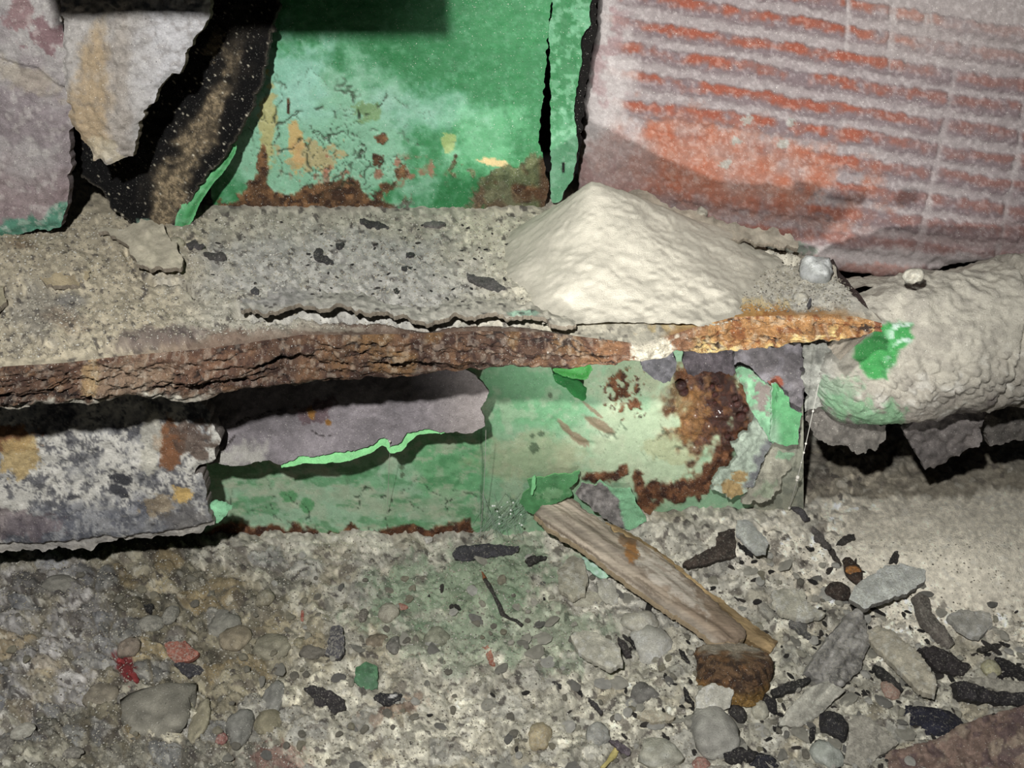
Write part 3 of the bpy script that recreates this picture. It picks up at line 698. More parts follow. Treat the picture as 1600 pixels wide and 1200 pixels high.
def low_col(px, py):
    c = base(px, (126, 172, 130))
    c = lay(c, ss(780, 700, px) * .8, (146, 184, 148))
    c = lay(c, blob(px, py, 820, 610, 90, 60, 20, .5, 40, 631, .4) * .75, (96, 164, 108))
    c = lay(c, blob(px, py, 700, 730, 70, 50, 0, .6, 40, 632, .5) * .75, (86, 164, 98))
    c = lay(c, ss(.1, .5, N(px, py, 34, 633, 3)) * ss(790, 740, px) * .5, (92, 164, 106))
    c = lay(c, ss(.05, .5, N(px, py, 18, 634, 4)) * .45, (170, 182, 150))
    c = lay(c, blob(px, py, 1010, 690, 110, 90, 0, .5, 40, 635, .4) * .75, (176, 188, 150))
    c = lay(c, blob(px, py, 830, 720, 80, 40, 0, .6, 20, 636, .4) * .5, (164, 162, 120))
    c = lay(c, blob(px, py, 560, 780, 200, 16, 8, .7, 30, 637, .5) * .5, (152, 166, 134))
    c = lay(c, blob(px, py, 1050, 700, 40, 24, 0, .4, 20, 638) * .5, (160, 160, 112))
    c = lay(c, blob(px, py, 990, 585, 60, 26, 0, .5, 20, 639, .4) * .4, (140, 130, 100))
    for cx, cy, rx, ry, ro in ((905, 686, 22, 7, 32), (883, 668, 16, 5, 50), (937, 664, 26, 8, 32), (926, 640, 20, 3, 40)):
        c = lay(c, blob(px, py, cx, cy, rx, ry, ro, .2, 8, 640) * .8, (134, 110, 84))
    for cx, cy, r in ((846, 678, 5), (832, 682, 4), (835, 700, 8), (860, 617, 4), (628, 740, 4), (628, 728, 4), (572, 700, 3)):
        c = lay(c, blob(px, py, cx, cy, r, r, 0, .3, 6, 641) * .8, (74, 96, 66))
    lf = ss(790, 740, px)
    c = lay(c, ss(.05, .45, N(px / 2.6, py, 16, 657, 5, .65)) * lf * .6, (66, 138, 80)); c = lay(c, ss(.15, .5, N(px / 2.2, py, 11, 658, 5, .65)) * lf * .55, (172, 178, 148))
    c = lay(c, blob(px, py, 450, 776, 14, 10, 0, .4, 10, 642) * .8, (70, 150, 84)); c = lay(c, blob(px, py, 480, 790, 10, 12, 0, .4, 10, 643) * .8, (70, 150, 84))
    r = low_rust(px, py)
    rc = lay(base(px, (100, 58, 32)), ss(-.1, .5, N(px, py, 14, 645, 3)), (134, 84, 50)); rc = lay(rc, ss(.1, .5, N(px, py, 9, 646, 3)) * .8, (62, 34, 24))
    wet = blob(px, py, 1125, 625, 50, 70, 0, .4, 20, 647, .3)
    rc = lay(rc, wet * .85, (52, 24, 16)); rc = lay(rc, wet * ss(.15, .5, N(px, py, 16, 648, 3)) * .6, (122, 76, 32))
    rc = lay(rc, ss(1000, 1040, px) * blob(px, py, 1070, 640, 30, 50, 10, .7, 14, 649, .3) * .6, (156, 110, 52))
    m = r[:, None]; c = c * (1 - m) + rc * m
    c = lay(c, low_crack(px, py) * .8, (34, 50, 34))
    c = lay(c, ss(2.5, 1, np.abs(px - 753 + 3 * N(px, py, 40, 625, 2))) * (py > 650) * .5, (60, 90, 60))
    c = lay(c, ss(1165, 1185, px + 10 * N(px, py, 14, 650, 4)) * .9, (148, 144, 126)); c = lay(c, ss(1165, 1185, px) * ss(.0, .4, N(px, py, 16, 656, 5, .7)) * .6, (106, 110, 96))
    return c
def low_key(px, py):
    r = low_rust(px, py) > .5
    wet = (np.hypot((px - 1118) / 58, (py - 640) / 80) < 1) & (px > 1040)
    return np.where(r & wet, 2, np.where(r, 1, 0))
LOWP = split_obj({0: ('painted_face', M_PAINT), 1: ('rust_patch', M_RUST), 2: ('weeping_rust', M_WET)}, np.arange(-170, 1256, 2.4), np.arange(515, 900, 2.4), low_pos, low_col, low_key, lower)
v, q = box_arrays((-0.36, 0.004, -0.03), (float(at_y(1254, 620, 0)[0]), 0.022, 0.176))
mkobj('plate_body', v, q, (60, 50, 44), M_RUST, lower, smooth=False)
# glossy beads of weeping rust
ico = bmesh.new(); bmesh.ops.create_icosphere(ico, subdivisions=3, radius=1.0)
ICV = np.array([vv.co[:] for vv in ico.verts]); ICT = np.array([[vv.index for vv in f.verts] for f in ico.faces]); ico.free()
ico = bmesh.new(); bmesh.ops.create_icosphere(ico, subdivisions=2, radius=1.0)
IC2 = np.array([vv.co[:] for vv in ico.verts]); IT2 = np.array([[vv.index for vv in f.verts] for f in ico.faces]); ico.free()
def pxs(p): return np.linalg.norm(np.asarray(p) - CAM) / FPX
for bx, by, br in ((1064, 602, 9), (1068, 612, 8), (1113, 604, 4), (1123, 603, 3), (1117, 617, 5), (1117, 630, 4), (1148, 622, 5), (1152, 632, 6), (1158, 652, 8), (1165, 640, 5), (1136, 682, 5)):
    p = at_y(bx, by, -0.003); r = br * pxs(p)
    mkobj('rust_bead', p + ICV * [r, r * .8, r * 1.05], None, (62, 22, 10), M_WET, LOWP[2], tri=ICT)
def flat(rgb, seed, amt=.12, s=14): return lambda px, py, f: vary(base(px, rgb), N(px, py, s, seed, 4), amt)
def yplane(px, py, y): return at_y(px, py, y)
NF = (0, -1, 0)
def rel(seed, a=.0006, s=14, curl=0, w=14): return lambda px, py, f: a * N(px, py, s, seed, 4) + a * 1.5 * N(px, py, s * 4, seed + 1, 2) + curl * ss(w, 0, f)
# peeling scales at the weeping end
sheet('scale_flake', [(1148, 540), (1258, 538), (1257, 570), (1258, 610), (1250, 640), (1246, 690), (1236, 660), (1222, 640), (1205, 625), (1190, 600), (1162, 572), (1152, 580)], at_y(1200, 600, -.006), (.12, -1, 0), 2.4, .003, rel(651, .0012, 12), lambda px, py, f: lay(lay(vary(base(px, (112, 106, 108)), N(px, py, 12, 652, 4), .18), ss(.1, .5, N(px, py, 14, 653, 3)) * .5, (150, 144, 150)), blob(px, py, 1210, 596, 12, 9, 0, .5, 8, 654), (150, 76, 54)), M_SHEET, lower, (3, 9), 655)
sheet('paint_flake', [(1148, 574), (1158, 571), (1175, 578), (1188, 592), (1204, 603), (1207, 640), (1207, 692), (1196, 676), (1182, 655), (1172, 640), (1166, 620), (1160, 603), (1150, 588)], at_y(1180, 630, -.0095), (.1, -1, .05), 2, .0014, rel(661, .0006, 12, .001, 8), lambda px, py, f: lay(vary(base(px, (116, 170, 126)), N(px, py, 10, 662, 3), .1), blob(px, py, 1190, 618, 14, 24, -20, .8, 14, 663) + ss(.25, .5, N(px, py, 12, 664, 3)) * .6, (128, 116, 108)), M_PAINT, lower, (2, 8), 665, (150, 200, 160))
sheet('paint_flake', [(1206, 600), (1214, 598), (1222, 610), (1231, 620), (1235, 636), (1252, 645), (1247, 668), (1246, 692), (1228, 696), (1212, 690), (1204, 688), (1205, 640)], at_y(1228, 650, -.0105), (.18, -1, .08), 2, .0014, rel(671, .0004, 12, .001, 7), lambda px, py, f: lay(lay(vary(base(px, (84, 158, 98)), N(px, py, 14, 672, 3), .08), ss(2.2, .5, np.abs(px - 1214 + 3 * N(px, py, 12, 673, 2))) * (py < 630) * .6, (40, 90, 50)), ss(1225, 1210, px) * ss(640, 670, py) * .7, (150, 176, 150)), M_PAINT, lower, (1.5, 8), 675, (170, 210, 176))
def s3col(px, py, f):
    c = vary(base(px, (158, 172, 152)), N(px, py, 10, 681, 4), .15); c = lay(c, blob(px, py, 1145, 765, 22, 12, 0, .6, 9, 682), (166, 136, 84)); c = lay(c, blob(px, py, 1155, 745, 12, 10, 0, .6, 9, 683) * .8, (170, 130, 70))
    c = lay(c, ss(10, 2, pline(px, py, [(1203, 690), (1190, 720), (1172, 758)]) + 6 * N(px, py, 10, 684, 2)) * .8, (96, 94, 100)); return c
sheet('paint_flake', [(1188, 640), (1202, 668), (1204, 695), (1196, 716), (1186, 735), (1176, 758), (1160, 772), (1148, 775), (1140, 780), (1134, 771), (1111, 762), (1116, 744), (1138, 727), (1150, 714), (1143, 694), (1152, 690), (1156, 678), (1170, 668)], at_y(1160, 720, -.008), (.05, -1, .2), 2, .003, rel(691, .0013, 9, .001, 8), s3col, M_SHEET, lower, (3, 8), 695)
sheet('paint_flake', [(1203, 700), (1222, 696), (1244, 694), (1243, 712), (1232, 735), (1222, 755), (1205, 782), (1160, 790), (1172, 764), (1186, 738), (1196, 720)], at_y(1210, 740, -.006), (.1, -1, .45), 2.2, .003, rel(701, .0012, 12), lambda px, py, f: lay(lay(vary(base(px, (158, 154, 134)), N(px, py, 12, 702, 4), .15), blob(px, py, 1228, 708, 16, 9, -20, .6, 9, 703) * .7, (120, 176, 130)), blob(px, py, 1195, 765, 16, 10, -20, .8, 9, 704) * .4, (130, 160, 120)), M_SHEET, lower, (3, 9), 705)
sheet('scale_flake', [(1000, 548), (1050, 545), (1058, 570), (1048, 592), (1036, 600), (1020, 592), (1006, 580)], at_y(1030, 570, -.005), (.0, -1, .1), 2, .002, rel(711, .0012, 9), flat((118, 116, 120), 712, .2, 9), M_SHEET, lower, (3, 8), 713)
sheet('scale_flake', [(1065, 545), (1160, 540), (1158, 562), (1146, 590), (1130, 582), (1100, 580), (1085, 590), (1070, 575)], at_y(1110, 565, -.004), (.0, -1, .2), 2, .002, rel(716, .0012, 9), flat((92, 84, 88), 717, .25, 9), M_SHEET, lower, (4, 9), 718)
sheet('paint_curl', [(862, 574), (880, 570), (905, 566), (922, 567), (926, 576), (918, 590), (906, 592), (890, 588), (868, 583)], at_y(895, 580, -.011), (.0, -1, .3), 1.6, .0009, lambda px, py, f: .0015 * ss(10, 0, f), flat((60, 172, 62), 721, .08), M_PAINT, lower, (1.5, 8), 722, (120, 200, 100))
sheet('paint_curl', [(864, 582), (880, 588), (905, 594), (916, 606), (917, 620), (910, 623), (900, 619), (884, 604), (868, 594)], at_y(892, 605, -.009), (-.3, -1, -.5), 1.6, .0009, lambda px, py, f: .001 * ss(6, 0, f), flat((30, 122, 50), 726, .12), M_PAINT, lower, (1.5, 8), 727)
# peeled paint behind the wood sliver
curl = thing('paint_curl', 'bright green curl of loose paint at the upper end of the wooden sliver', 'paint flake', at_z(850, 795, .003))
sheet('curl_back', [(812, 784), (818, 769), (827, 763), (823, 750), (834, 744), (850, 744), (866, 737), (890, 738), (907, 735), (901, 750), (890, 760), (895, 770), (876, 778), (858, 786), (846, 796), (832, 801), (820, 797)], at_y(860, 770, -.007), (0, -1, .12), 1.8, .001, lambda px, py, f: .003 * ss(60, 0, np.abs(px - 870)) + .0004 * N(px, py, 12, 731, 3), lambda px, py, f: lay(vary(base(px, (70, 136, 78)), N(px, py, 14, 732, 3), .1), blob(px, py, 865, 768, 24, 9, -10, .6, 9, 733) * .5, (140, 180, 130)), M_PAINT, curl, (2, 9), 734, (110, 190, 110))
sheet('curl_lip', [(832, 745), (837, 742), (837, 760), (832, 775), (829, 772)], at_y(834, 758, -.0105), (-.3, -1, .1), 1.2, .001, None, (120, 206, 130), M_PAINT, curl, (1, 6), 736)
pf = thing('peeled_flake', 'grey backed paint flake with a mint rim, lying behind the wooden sliver', 'paint flake', at_z(950, 815, .003))
def pfcol(px, py, f):
    c = vary(base(px, (128, 122, 118)), N(px, py, 6, 741, 3), .25)
    e = yat(py, [(740, 905), (752, 938), (765, 955), (780, 966), (800, 972), (830, 978)])
    return lay(c, ss(-3, 3, px - e + 5 * N(px, py, 9, 742, 3)), (124, 186, 136))
sheet('flake_sheet', [(896, 770), (908, 752), (930, 755), (936, 750), (955, 760), (985, 760), (994, 785), (1006, 802), (1008, 812), (985, 826), (962, 820), (940, 805), (915, 785)], at_y(955, 790, -.009), (.1, -1, .25), 1.8, .0016, lambda px, py, f: .002 * ss(14, 0, f) + .0006 * N(px, py, 10, 744, 3), pfcol, M_SHEET, pf, (2, 9), 745, (160, 206, 160))

# ================================================================== PEELED STRIP under the ledge
strip = thing('peeled_strip', 'long grey peeling strip of scale with a bright green lower edge, under the ledge', 'paint layer', at_y(530, 700, -.03))
STRIP = [(250, 560), (700, 560), (752, 594), (764, 612), (762, 624), (749, 641), (757, 652), (758, 668), (742, 676), (730, 680), (715, 674), (700, 677), (672, 671), (655, 671), (636, 676), (625, 690), (612, 692), (606, 683), (598, 681), (585, 690), (560, 698), (520, 703), (470, 708), (440, 718), (425, 712), (405, 714), (385, 720), (366, 720), (345, 714), (336, 718), (320, 708), (250, 700)]
pst = at_y(530, 700, -.030); nst = unit((-.02, -1, .22))
def strip_col(px, py, f):
    c = vary(base(px, (126, 118, 121)), N(px, py, 50, 751, 5, .65), .2); c = lay(c, ss(640, 740, px) * .6, (168, 156, 148))
    c = lay(c, blob(px, py, 495, 640, 30, 16, -20, .6, 14, 752) * .7, (88, 64, 68)); c = lay(c, blob(px, py, 487, 645, 6, 10, 0, .4, 6, 753), (150, 100, 40)); c = lay(c, blob(px, py, 514, 660, 5, 5, 0, .4, 6, 754), (150, 100, 40))
    c = lay(c, ss(26, 6, pline(px, py, [(336, 712), (400, 708)]) + 12 * N(px, py, 12, 755, 3)) * .8, (176, 172, 160))
    c = lay(c, ss(1.8, .6, pline(px, py, [(370, 662), (385, 652), (400, 654), (415, 644), (440, 640)]) + 1.2 * N(px, py, 5, 756, 2)) * .8, (36, 30, 30))
    c = lay(c, ss(1.8, .6, pline(px, py, [(485, 670), (500, 680), (518, 680)]) + 1.2 * N(px, py, 5, 757, 2)) * .7, (36, 30, 30))
    c = lay(c, ss(1.8, .6, pline(px, py, [(342, 708), (355, 695), (368, 680)]) + 1.2 * N(px, py, 5, 758, 2)) * .7, (36, 30, 30))
    return c
sheet('strip_scale', STRIP, pst, nst, 2.3, .0025, lambda px, py, f: .0012 * N(px, py, 90, 761, 2) + .0005 * N(px, py, 12, 762, 3) + .006 * ss(670, 720, py), strip_col, M_SHEET, strip, (2, 10), 763, (128, 120, 112))
GL = [(440, 704), (470, 698), (520, 690), (560, 686), (590, 676), (606, 673), (640, 668), (656, 666), (680, 668), (700, 675), (672, 676), (652, 678), (642, 686), (630, 699), (612, 702), (606, 694), (598, 691), (580, 703), (545, 713), (500, 716), (478, 715), (462, 720), (445, 723)]
sheet('green_lip', GL, pst + np.array([0, .0022, 0]), nst, 1.8, .002, lambda px, py, f: .006 * ss(670, 720, py) + .001 * ss(6, 0, f), flat((116, 206, 120), 766, .07), M_PAINT, strip, (1, 8), 767, (130, 214, 130))

# ================================================================== LEFT LOWER RUST PLATE
lp = thing('mottled_plate', 'mottled white and grey rusted plate with orange patches, hung below the ledge over the ground', 'steel plate', at_y(150, 850, -.06))
LPO = [(-170, 600), (304, 600), (316, 640), (338, 668), (345, 690), (334, 704), (337, 718), (330, 724), (312, 728), (304, 738), (300, 745), (316, 742), (322, 765), (323, 790), (330, 808), (336, 820), (318, 833), (302, 838), (280, 840), (240, 845), (200, 846), (150, 853), (138, 862), (128, 858), (100, 858), (50, 864), (0, 871), (-170, 884)]
plp = at_y(150, 850, -.058); nlp = unit((.06, -1, .10))
def lp_col(px, py, f):
    c = base(px, (172, 168, 158))
    c = c * 1.2
    c = lay(c, ss(-.02, .5, N(px, py, 60, 771, 6, .72)) * .75, (122, 122, 124)); c = lay(c, ss(.12, .45, N(px, py, 34, 772, 6, .75)) * .8, (76, 76, 82)); c = lay(c, ss(.25, .5, N(px, py, 8, 770, 4, .7)) * .6, (66, 66, 72))
    c = lay(c, blob(px, py, 190, 750, 18, 10, 10, .5, 9, 773), (66, 66, 70)); c = lay(c, blob(px, py, 185, 768, 18, 8, 20, .6, 9, 774), (66, 66, 70))
    c = lay(c, blob(px, py, 130, 820, 140, 30, -6, .6, 24, 775, .4) * .5, (84, 88, 102))
    c = lay(c, blob(px, py, 10, 685, 50, 24, 0, .5, 16, 776), (142, 96, 60)); c = lay(c, blob(px, py, 30, 715, 32, 30, 0, .5, 16, 777) * .85, (190, 158, 96))
    c = lay(c, blob(px, py, 266, 695, 22, 36, 0, .4, 14, 778), (134, 86, 54)); c = lay(c, blob(px, py, 300, 690, 32, 30, 0, .6, 14, 779) * .8, (94, 74, 62))
    c = lay(c, blob(px, py, 285, 773, 18, 13, 0, .5, 12, 780), (204, 166, 92)); c = lay(c, blob(px, py, 250, 790, 24, 14, 0, .6, 12, 781) * .6, (150, 124, 84))
    c = lay(c, blob(px, py, 290, 812, 42, 18, 0, .6, 12, 782) * .7, (92, 88, 86)); c = lay(c, blob(px, py, 235, 690, 14, 60, 0, .5, 14, 783) * .7, (196, 190, 170))
    c = lay(c, blob(px, py, 20, 820, 60, 24, 0, .6, 20, 784) * .6, (110, 92, 96))
    ed = yat(px, [(-170, 866), (0, 853), (100, 842), (200, 838), (340, 815)])
    c = lay(c, ss(-3, 3, py - ed + 3 * N(px, py, 16, 785, 3)) * .75, (188, 180, 168))
    c = lay(c, ss(2.2, .8, np.abs(py - ed + 3 * N(px, py, 16, 785, 3))) * .7, (50, 44, 44))
    c = lay(c, ss(1.6, .5, pline(px, py, [(295, 745), (310, 738), (335, 722)])) * .6, (50, 44, 44))
    return c
def lp_disp(px, py, f):
    ed = yat(px, [(-170, 866), (0, 853), (100, 842), (200, 838), (340, 815)])
    return .002 * N(px, py, 110, 791, 3) + .0009 * N(px, py, 14, 792, 4) - .0025 * ss(-2, 3, py - ed + 3 * N(px, py, 16, 785, 3)) - .001 * (1 - ss(0, 8, f))
sheet('plate_sheet', LPO, plp, nlp, 2.4, .009, lp_disp, lp_col, M_SHEET, lp, (3, 11), 793, (120, 110, 104))
sheet('green_paint_chip', [(318, 800), (330, 786), (350, 785), (362, 793), (352, 806), (340, 818), (326, 820)], plp + np.array([0, .006, 0]), nlp, 1.8, .002, rel(796, .0005, 9), flat((132, 204, 150), 797, .08), M_PAINT, lp, (2, 8), 798)

# ================================================================== CLAY TILE
pB = at_y(920, 200, .088); nB = unit((-math.sin(math.radians(9)), -math.cos(math.radians(9)), 0.04))
A_ = np.array([-31, 11, 53, 95, 137, 180, 222, 264, 306, 348, 388.]); S_ = np.array([.165, .163, .16, .157, .153, .146, .138, .13, .122, .115, .11])
def rowc(px, py):
    best = np.full(np.shape(px), 1e9); k = np.zeros(np.shape(px), int); off = np.zeros(np.shape(px))
    for i in range(len(A_)):
        y = A_[i] + S_[i] * (px - 1082) + 3.5 * N(px, py * 0 + 40 * i, 90, 801 + i, 3)
        d = py - y + 3 * N(px, py, 11, 815, 3)
        m = np.abs(d - 2) < best
        best = np.where(m, np.abs(d - 2), best); k = np.where(m, i, k); off = np.where(m, d, off)
    return k, off                                   # off: -12 red edge top, 28 groove
def joints(px, py):
    d = np.full(np.shape(px), 1e9)
    for pts in ([(1494, 96), (1483, 160), (1462, 260), (1440, 365), (1430, 400)], [(1600, 160), (1590, 240), (1572, 330), (1560, 400)], [(1452, 20), (1462, 62)], [(1322, -20), (1324, 22), (1322, 72)], [(1396, -10), (1394, 44), (1388, 118)], [(1448, 25), (1440, 60)]):
        d = np.minimum(d, pline(px, py, pts) + 3 * N(px, py, 16, 820, 2))
    return d
def padm(px, py):
    k, off = rowc(px, py)
    m = ss(-15, -9, off) * ss(19, 7, off)
    fade = 1 - .85 * blob(px, py, 1120, 268, 170, 50, 8, .4, 40, 821, .3) - .9 * ss(985, 935, px + 14 * N(px, py, 30, 822, 3))
    return k, off, m * np.clip(fade, 0, 1) * (.25 + .75 * ss(1, 8, joints(px, py)))
def tile_disp(px, py, f):
    k, off, m = padm(px, py)
    return .0016 * m * (1 - .3 * ss(0, 22, off)) + .0007 * N(px, py, 90, 823, 3) + .00045 * N(px, py, 12, 824, 3) - .007 * (1 - np.sqrt(np.clip(1 - (1 - np.clip(f / 34, 0, 1)) ** 2, 0, 1)))
def tile_col(px, py, f):
    k, off, m = padm(px, py)
    n = N(px, py, 26, 831, 4)
    c = base(px, (136, 125, 123))
    c = lay(c, ss(.0, .5, N(px, py, 60, 832, 3)) * .4, (128, 115, 115))
    c = lay(c, m * .9, (108, 91, 93))
    red = ss(-15, -9, off) * ss(8, -3, off + 4 * N(px, py, 14, 833, 3)) * m
    c = lay(c, red * np.clip(.85 + .9 * n, 0, 1) * (1 - .6 * ss(1420, 1560, px + .5 * py)), (140, 68, 48))
    warm = blob(px, py, 1130, 262, 210, 70, 12, .5, 40, 834, .35)
    c = lay(c, warm * .8 * (.8 + .35 * n), (158, 82, 54))
    c = lay(c, warm * ss(.15, .5, N(px, py, 14, 835, 3)) * .25, (178, 146, 130))
    c = lay(c, ss(1010, 960, px + 22 * N(px, py, 26, 836, 3)) * ss(330, 230, py) * .85, (166, 157, 153))
    c = lay(c, ss(995, 955, px) * ss(.1, .5, N(px, py, 26, 837, 3)) * .6, (136, 104, 104))
    c = lay(c, blob(px, py, 960, 265, 70, 50, 0, .5, 30, 838, .3) * .5, (140, 104, 96))
    low = ss(-40, 20, py - yat(px, [(900, 290), (1000, 300), (1100, 320), (1240, 335), (1400, 375), (1600, 350)]))
    c = lay(c, low * .4, (138, 104, 98))
    c = lay(c, blob(px, py, 1420, 405, 170, 18, 4, .5, 30, 839, .3) * .7, (176, 168, 164))
    c = lay(c, blob(px, py, 1370, 422, 55, 12, 0, .4, 16, 840) * .8, (176, 128, 116))
    c = lay(c, blob(px, py, 1225, 388, 50, 14, 10, .6, 14, 841) * .6, (92, 112, 92))
    c = lay(c, ss(7, 1, joints(px, py)) * .35 * (.6 + n), (164, 156, 152))
    for cx, cy in ((1167, 187), (1150, 220), (1133, 256), (1236, 190), (1222, 226)):
        c = lay(c, blob(px, py, cx, cy, 9, 6, -20, .6, 7, 842) * .8, (142, 146, 136))
    c = lay(c, ss(1280, 1420, px - py * .3) * ss(140, 60, py) * .5, (150, 140, 134))
    c = lay(c, ss(.25, .55, N(px, py, 5, 843, 3)) * .22, (206, 198, 194))
    return c
TILE = [(935, -70), (1690, -70), (1690, 400), (1600, 408), (1500, 417), (1462, 426), (1430, 440), (1395, 442), (1350, 436), (1310, 432), (1290, 420), (1245, 405), (1100, 372), (1000, 345), (902, 316), (900, 280), (906, 235), (911, 180), (918, 120), (928, 60), (931, 20)]
v, q, c, (tx, ty) = sheet_arrays(TILE, lambda a, b: hit(a, b, pB, nB), nB, 2.4, .045, tile_disp, tile_col, (3, 16), 850, (150, 108, 96))
tile = thing('clay_tile', 'dusty red clay tile with a ribbed face, leaning behind the sand pile', 'clay tile', [float(v[:, 0].mean()), float(v[:, 1].mean()), float(v[:, 2].min())])
nf = len(tx); pq = np.all(q < nf, 1)
mx = np.zeros(len(q)); kxq = np.full(len(q), -1)
cx_ = tx[q[pq]].mean(1); cy_ = ty[q[pq]].mean(1)
kk, _, mm_ = padm(cx_, cy_)
seg = (cx_ > np.interp(cy_, [96, 160, 260, 365, 400], [1494, 1483, 1462, 1440, 1430])) + 0
seg2 = (cx_ > np.interp(cy_, [160, 240, 330, 400], [1600, 1590, 1572, 1560])) + 0
kxq[np.where(pq)[0]] = np.where(mm_ > .40, kk + 20 * seg + 20 * seg2, -1)
for k in np.unique(kxq):
    if k >= 0 and (kxq == k).sum() < 60: kxq[kxq == k] = -1
for k in np.unique(kxq):
    qq = q[kxq == k]
    u, inv = np.unique(qq, return_inverse=True)
    mkobj('tile_body' if k < 0 else 'rib', v[u], inv.reshape(-1, 4), c[u], M_CLAY, tile)

# ================================================================== DUST CAKED PIPE at the end of the ledge
pipe = thing('caked_pipe', 'dust caked rounded pipe end with green paint patches, beside the tip of the ledge', 'pipe', at_y(1430, 650, 0.0))
def proj(P):
    d = np.asarray(P) - CAM
    f = d[..., 1] * cp - d[..., 2] * sp; u = d[..., 1] * sp + d[..., 2] * cp
    return 800 + FPX * d[..., 0] / f, 600 - FPX * u / f
pa = at_y(1345, 552, 0.002); pb = at_y(1760, 490, 0.0)
ax = unit(pb - pa); uu = unit(np.cross(ax, (0, 1, 0))); uu = uu if uu[2] > 0 else -uu; ww = unit(np.cross(ax, uu))
L = np.linalg.norm(pb - pa); R = 108 * pxs(pa)
us = np.concatenate([-R * .8 * np.cos(np.linspace(0, np.pi / 2, 40)), np.arange(.001, L, .0011)]); th = np.linspace(0, 2 * np.pi, 260)
U, T = np.meshgrid(us, th)
rad = np.where(U < 0, R * np.sqrt(np.clip(1 - (U / (R * .8)) ** 2, 0, 1)), R * (1 - .06 * ss(0, .05, U) + .05 * ss(.06, .12, U)))
Un = U * 2600; Tn = T * R * 2600
nfac = np.minimum(1, rad / (R * .6))
top = np.cos(T)                                    # 1 = up
lump = cell(Un + 8 * N(Un, Tn, 30, 866, 2), Tn + 8 * N(Un, Tn, 30, 867, 2), 15, 864)
rad = rad + nfac * (.0035 * N(Un, Tn, 110, 861, 3) + .0018 * N(Un, Tn, 30, 862, 5, .6) + .0006 * N(Un, Tn, 7, 859, 3) + .0026 * (ss(0, .6, lump[1] - lump[0]) - .4) * ss(.6, .2, top) * ss(-.6, -.1, top)
      - .004 * ss(7, 1, np.abs(U * 2600 - (170 + 40 * top))) + .003 * blob(Un.ravel(), Tn.ravel(), 60, 0, 60, 60, 0, .3, 40, 863, .4).reshape(U.shape))
rad = np.where(U < 0, np.minimum(rad, R * 1.06), rad)
PV = (pa + ax * U[..., None] + uu * (rad * np.cos(T))[..., None] + ww * (rad * np.sin(T))[..., None]).reshape(-1, 3)
ppx, ppy = proj(PV)
tp = top.ravel(); un = Un.ravel(); tn = Tn.ravel()
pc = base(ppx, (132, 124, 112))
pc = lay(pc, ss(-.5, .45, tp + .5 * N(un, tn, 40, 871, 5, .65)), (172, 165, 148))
pc = lay(pc, ss(-.1, .5, N(un, tn, 26, 879, 5, .65)) * .5, (134, 128, 116))
pc = lay(pc, ss(1330, 1280, ppx) * .7, (124, 124, 116))
pc = lay(pc, ss(.3, .6, N(un, tn, 16, 872, 3)) * ss(.6, .1, tp) * .5, (208, 204, 192))
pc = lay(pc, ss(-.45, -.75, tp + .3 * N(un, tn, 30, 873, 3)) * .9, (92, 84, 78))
front = PV[:, 1] < .02
gp = ss(-3, 4, sdf(ppx + 7 * N(un, tn, 16, 874, 3), ppy + 7 * N(un, tn, 16, 875, 3), [(1376, 504), (1420, 500), (1432, 512), (1410, 545), (1395, 570), (1380, 592), (1358, 588), (1340, 575), (1328, 548), (1330, 532), (1360, 522)])) * front
pc = lay(pc, gp * .95, (46, 146, 62))
pc = lay(pc, gp * ss(.0, .4, N(un, tn, 12, 876, 3)) * ss(1375, 1400, ppx) * .9, (190, 206, 196))
pc = lay(pc, blob(ppx, ppy, 1345, 645, 60, 22, 12, .7, 16, 877, .3) * front * .7, (96, 156, 104))
pc = lay(pc, blob(ppx, ppy, 1310, 612, 40, 22, 0, .9, 14, 878, .3) * front * .5, (110, 156, 116))
nU = len(us); nT_ = len(th)
ii = np.arange(nU * nT_).reshape(nT_, nU)
pqd = np.stack([ii[:-1, :-1].ravel(), ii[:-1, 1:].ravel(), ii[1:, 1:].ravel(), ii[1:, :-1].ravel()], -1)
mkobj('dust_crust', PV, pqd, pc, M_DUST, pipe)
def hang(poly, y, n, seed, rgb, th=.004): return sheet('hanging_scale', poly, at_y(*np.mean(poly, 0), y), n, 2.2, th, rel(seed, .0014, 12), flat(rgb, seed + 2, .2, 9), M_SHEET, pipe, (4, 10), seed + 3)
hang([(1412, 668), (1420, 660), (1450, 648), (1480, 625), (1510, 612), (1535, 618), (1540, 640), (1530, 668), (1528, 690), (1500, 715), (1470, 728), (1442, 732), (1430, 705), (1418, 688)], -.012, (0, -1, .1), 881, (112, 104, 100))
hang([(1264, 640), (1280, 640), (1320, 655), (1385, 668), (1384, 690), (1362, 705), (1340, 711), (1320, 698), (1300, 695), (1278, 685), (1262, 660)], -.012, (-.2, -1, .1), 891, (112, 106, 98))
hang([(1535, 612), (1570, 616), (1620, 622), (1680, 630), (1680, 690), (1600, 688), (1570, 692), (1548, 694), (1536, 672), (1540, 640)], .005, (0, -1, .1), 901, (98, 92, 86), .006)
hang([(1255, 540), (1335, 530), (1330, 570), (1325, 600), (1290, 640), (1262, 640), (1256, 600)], -.020, (-.35, -1, .0), 911, (138, 138, 128))

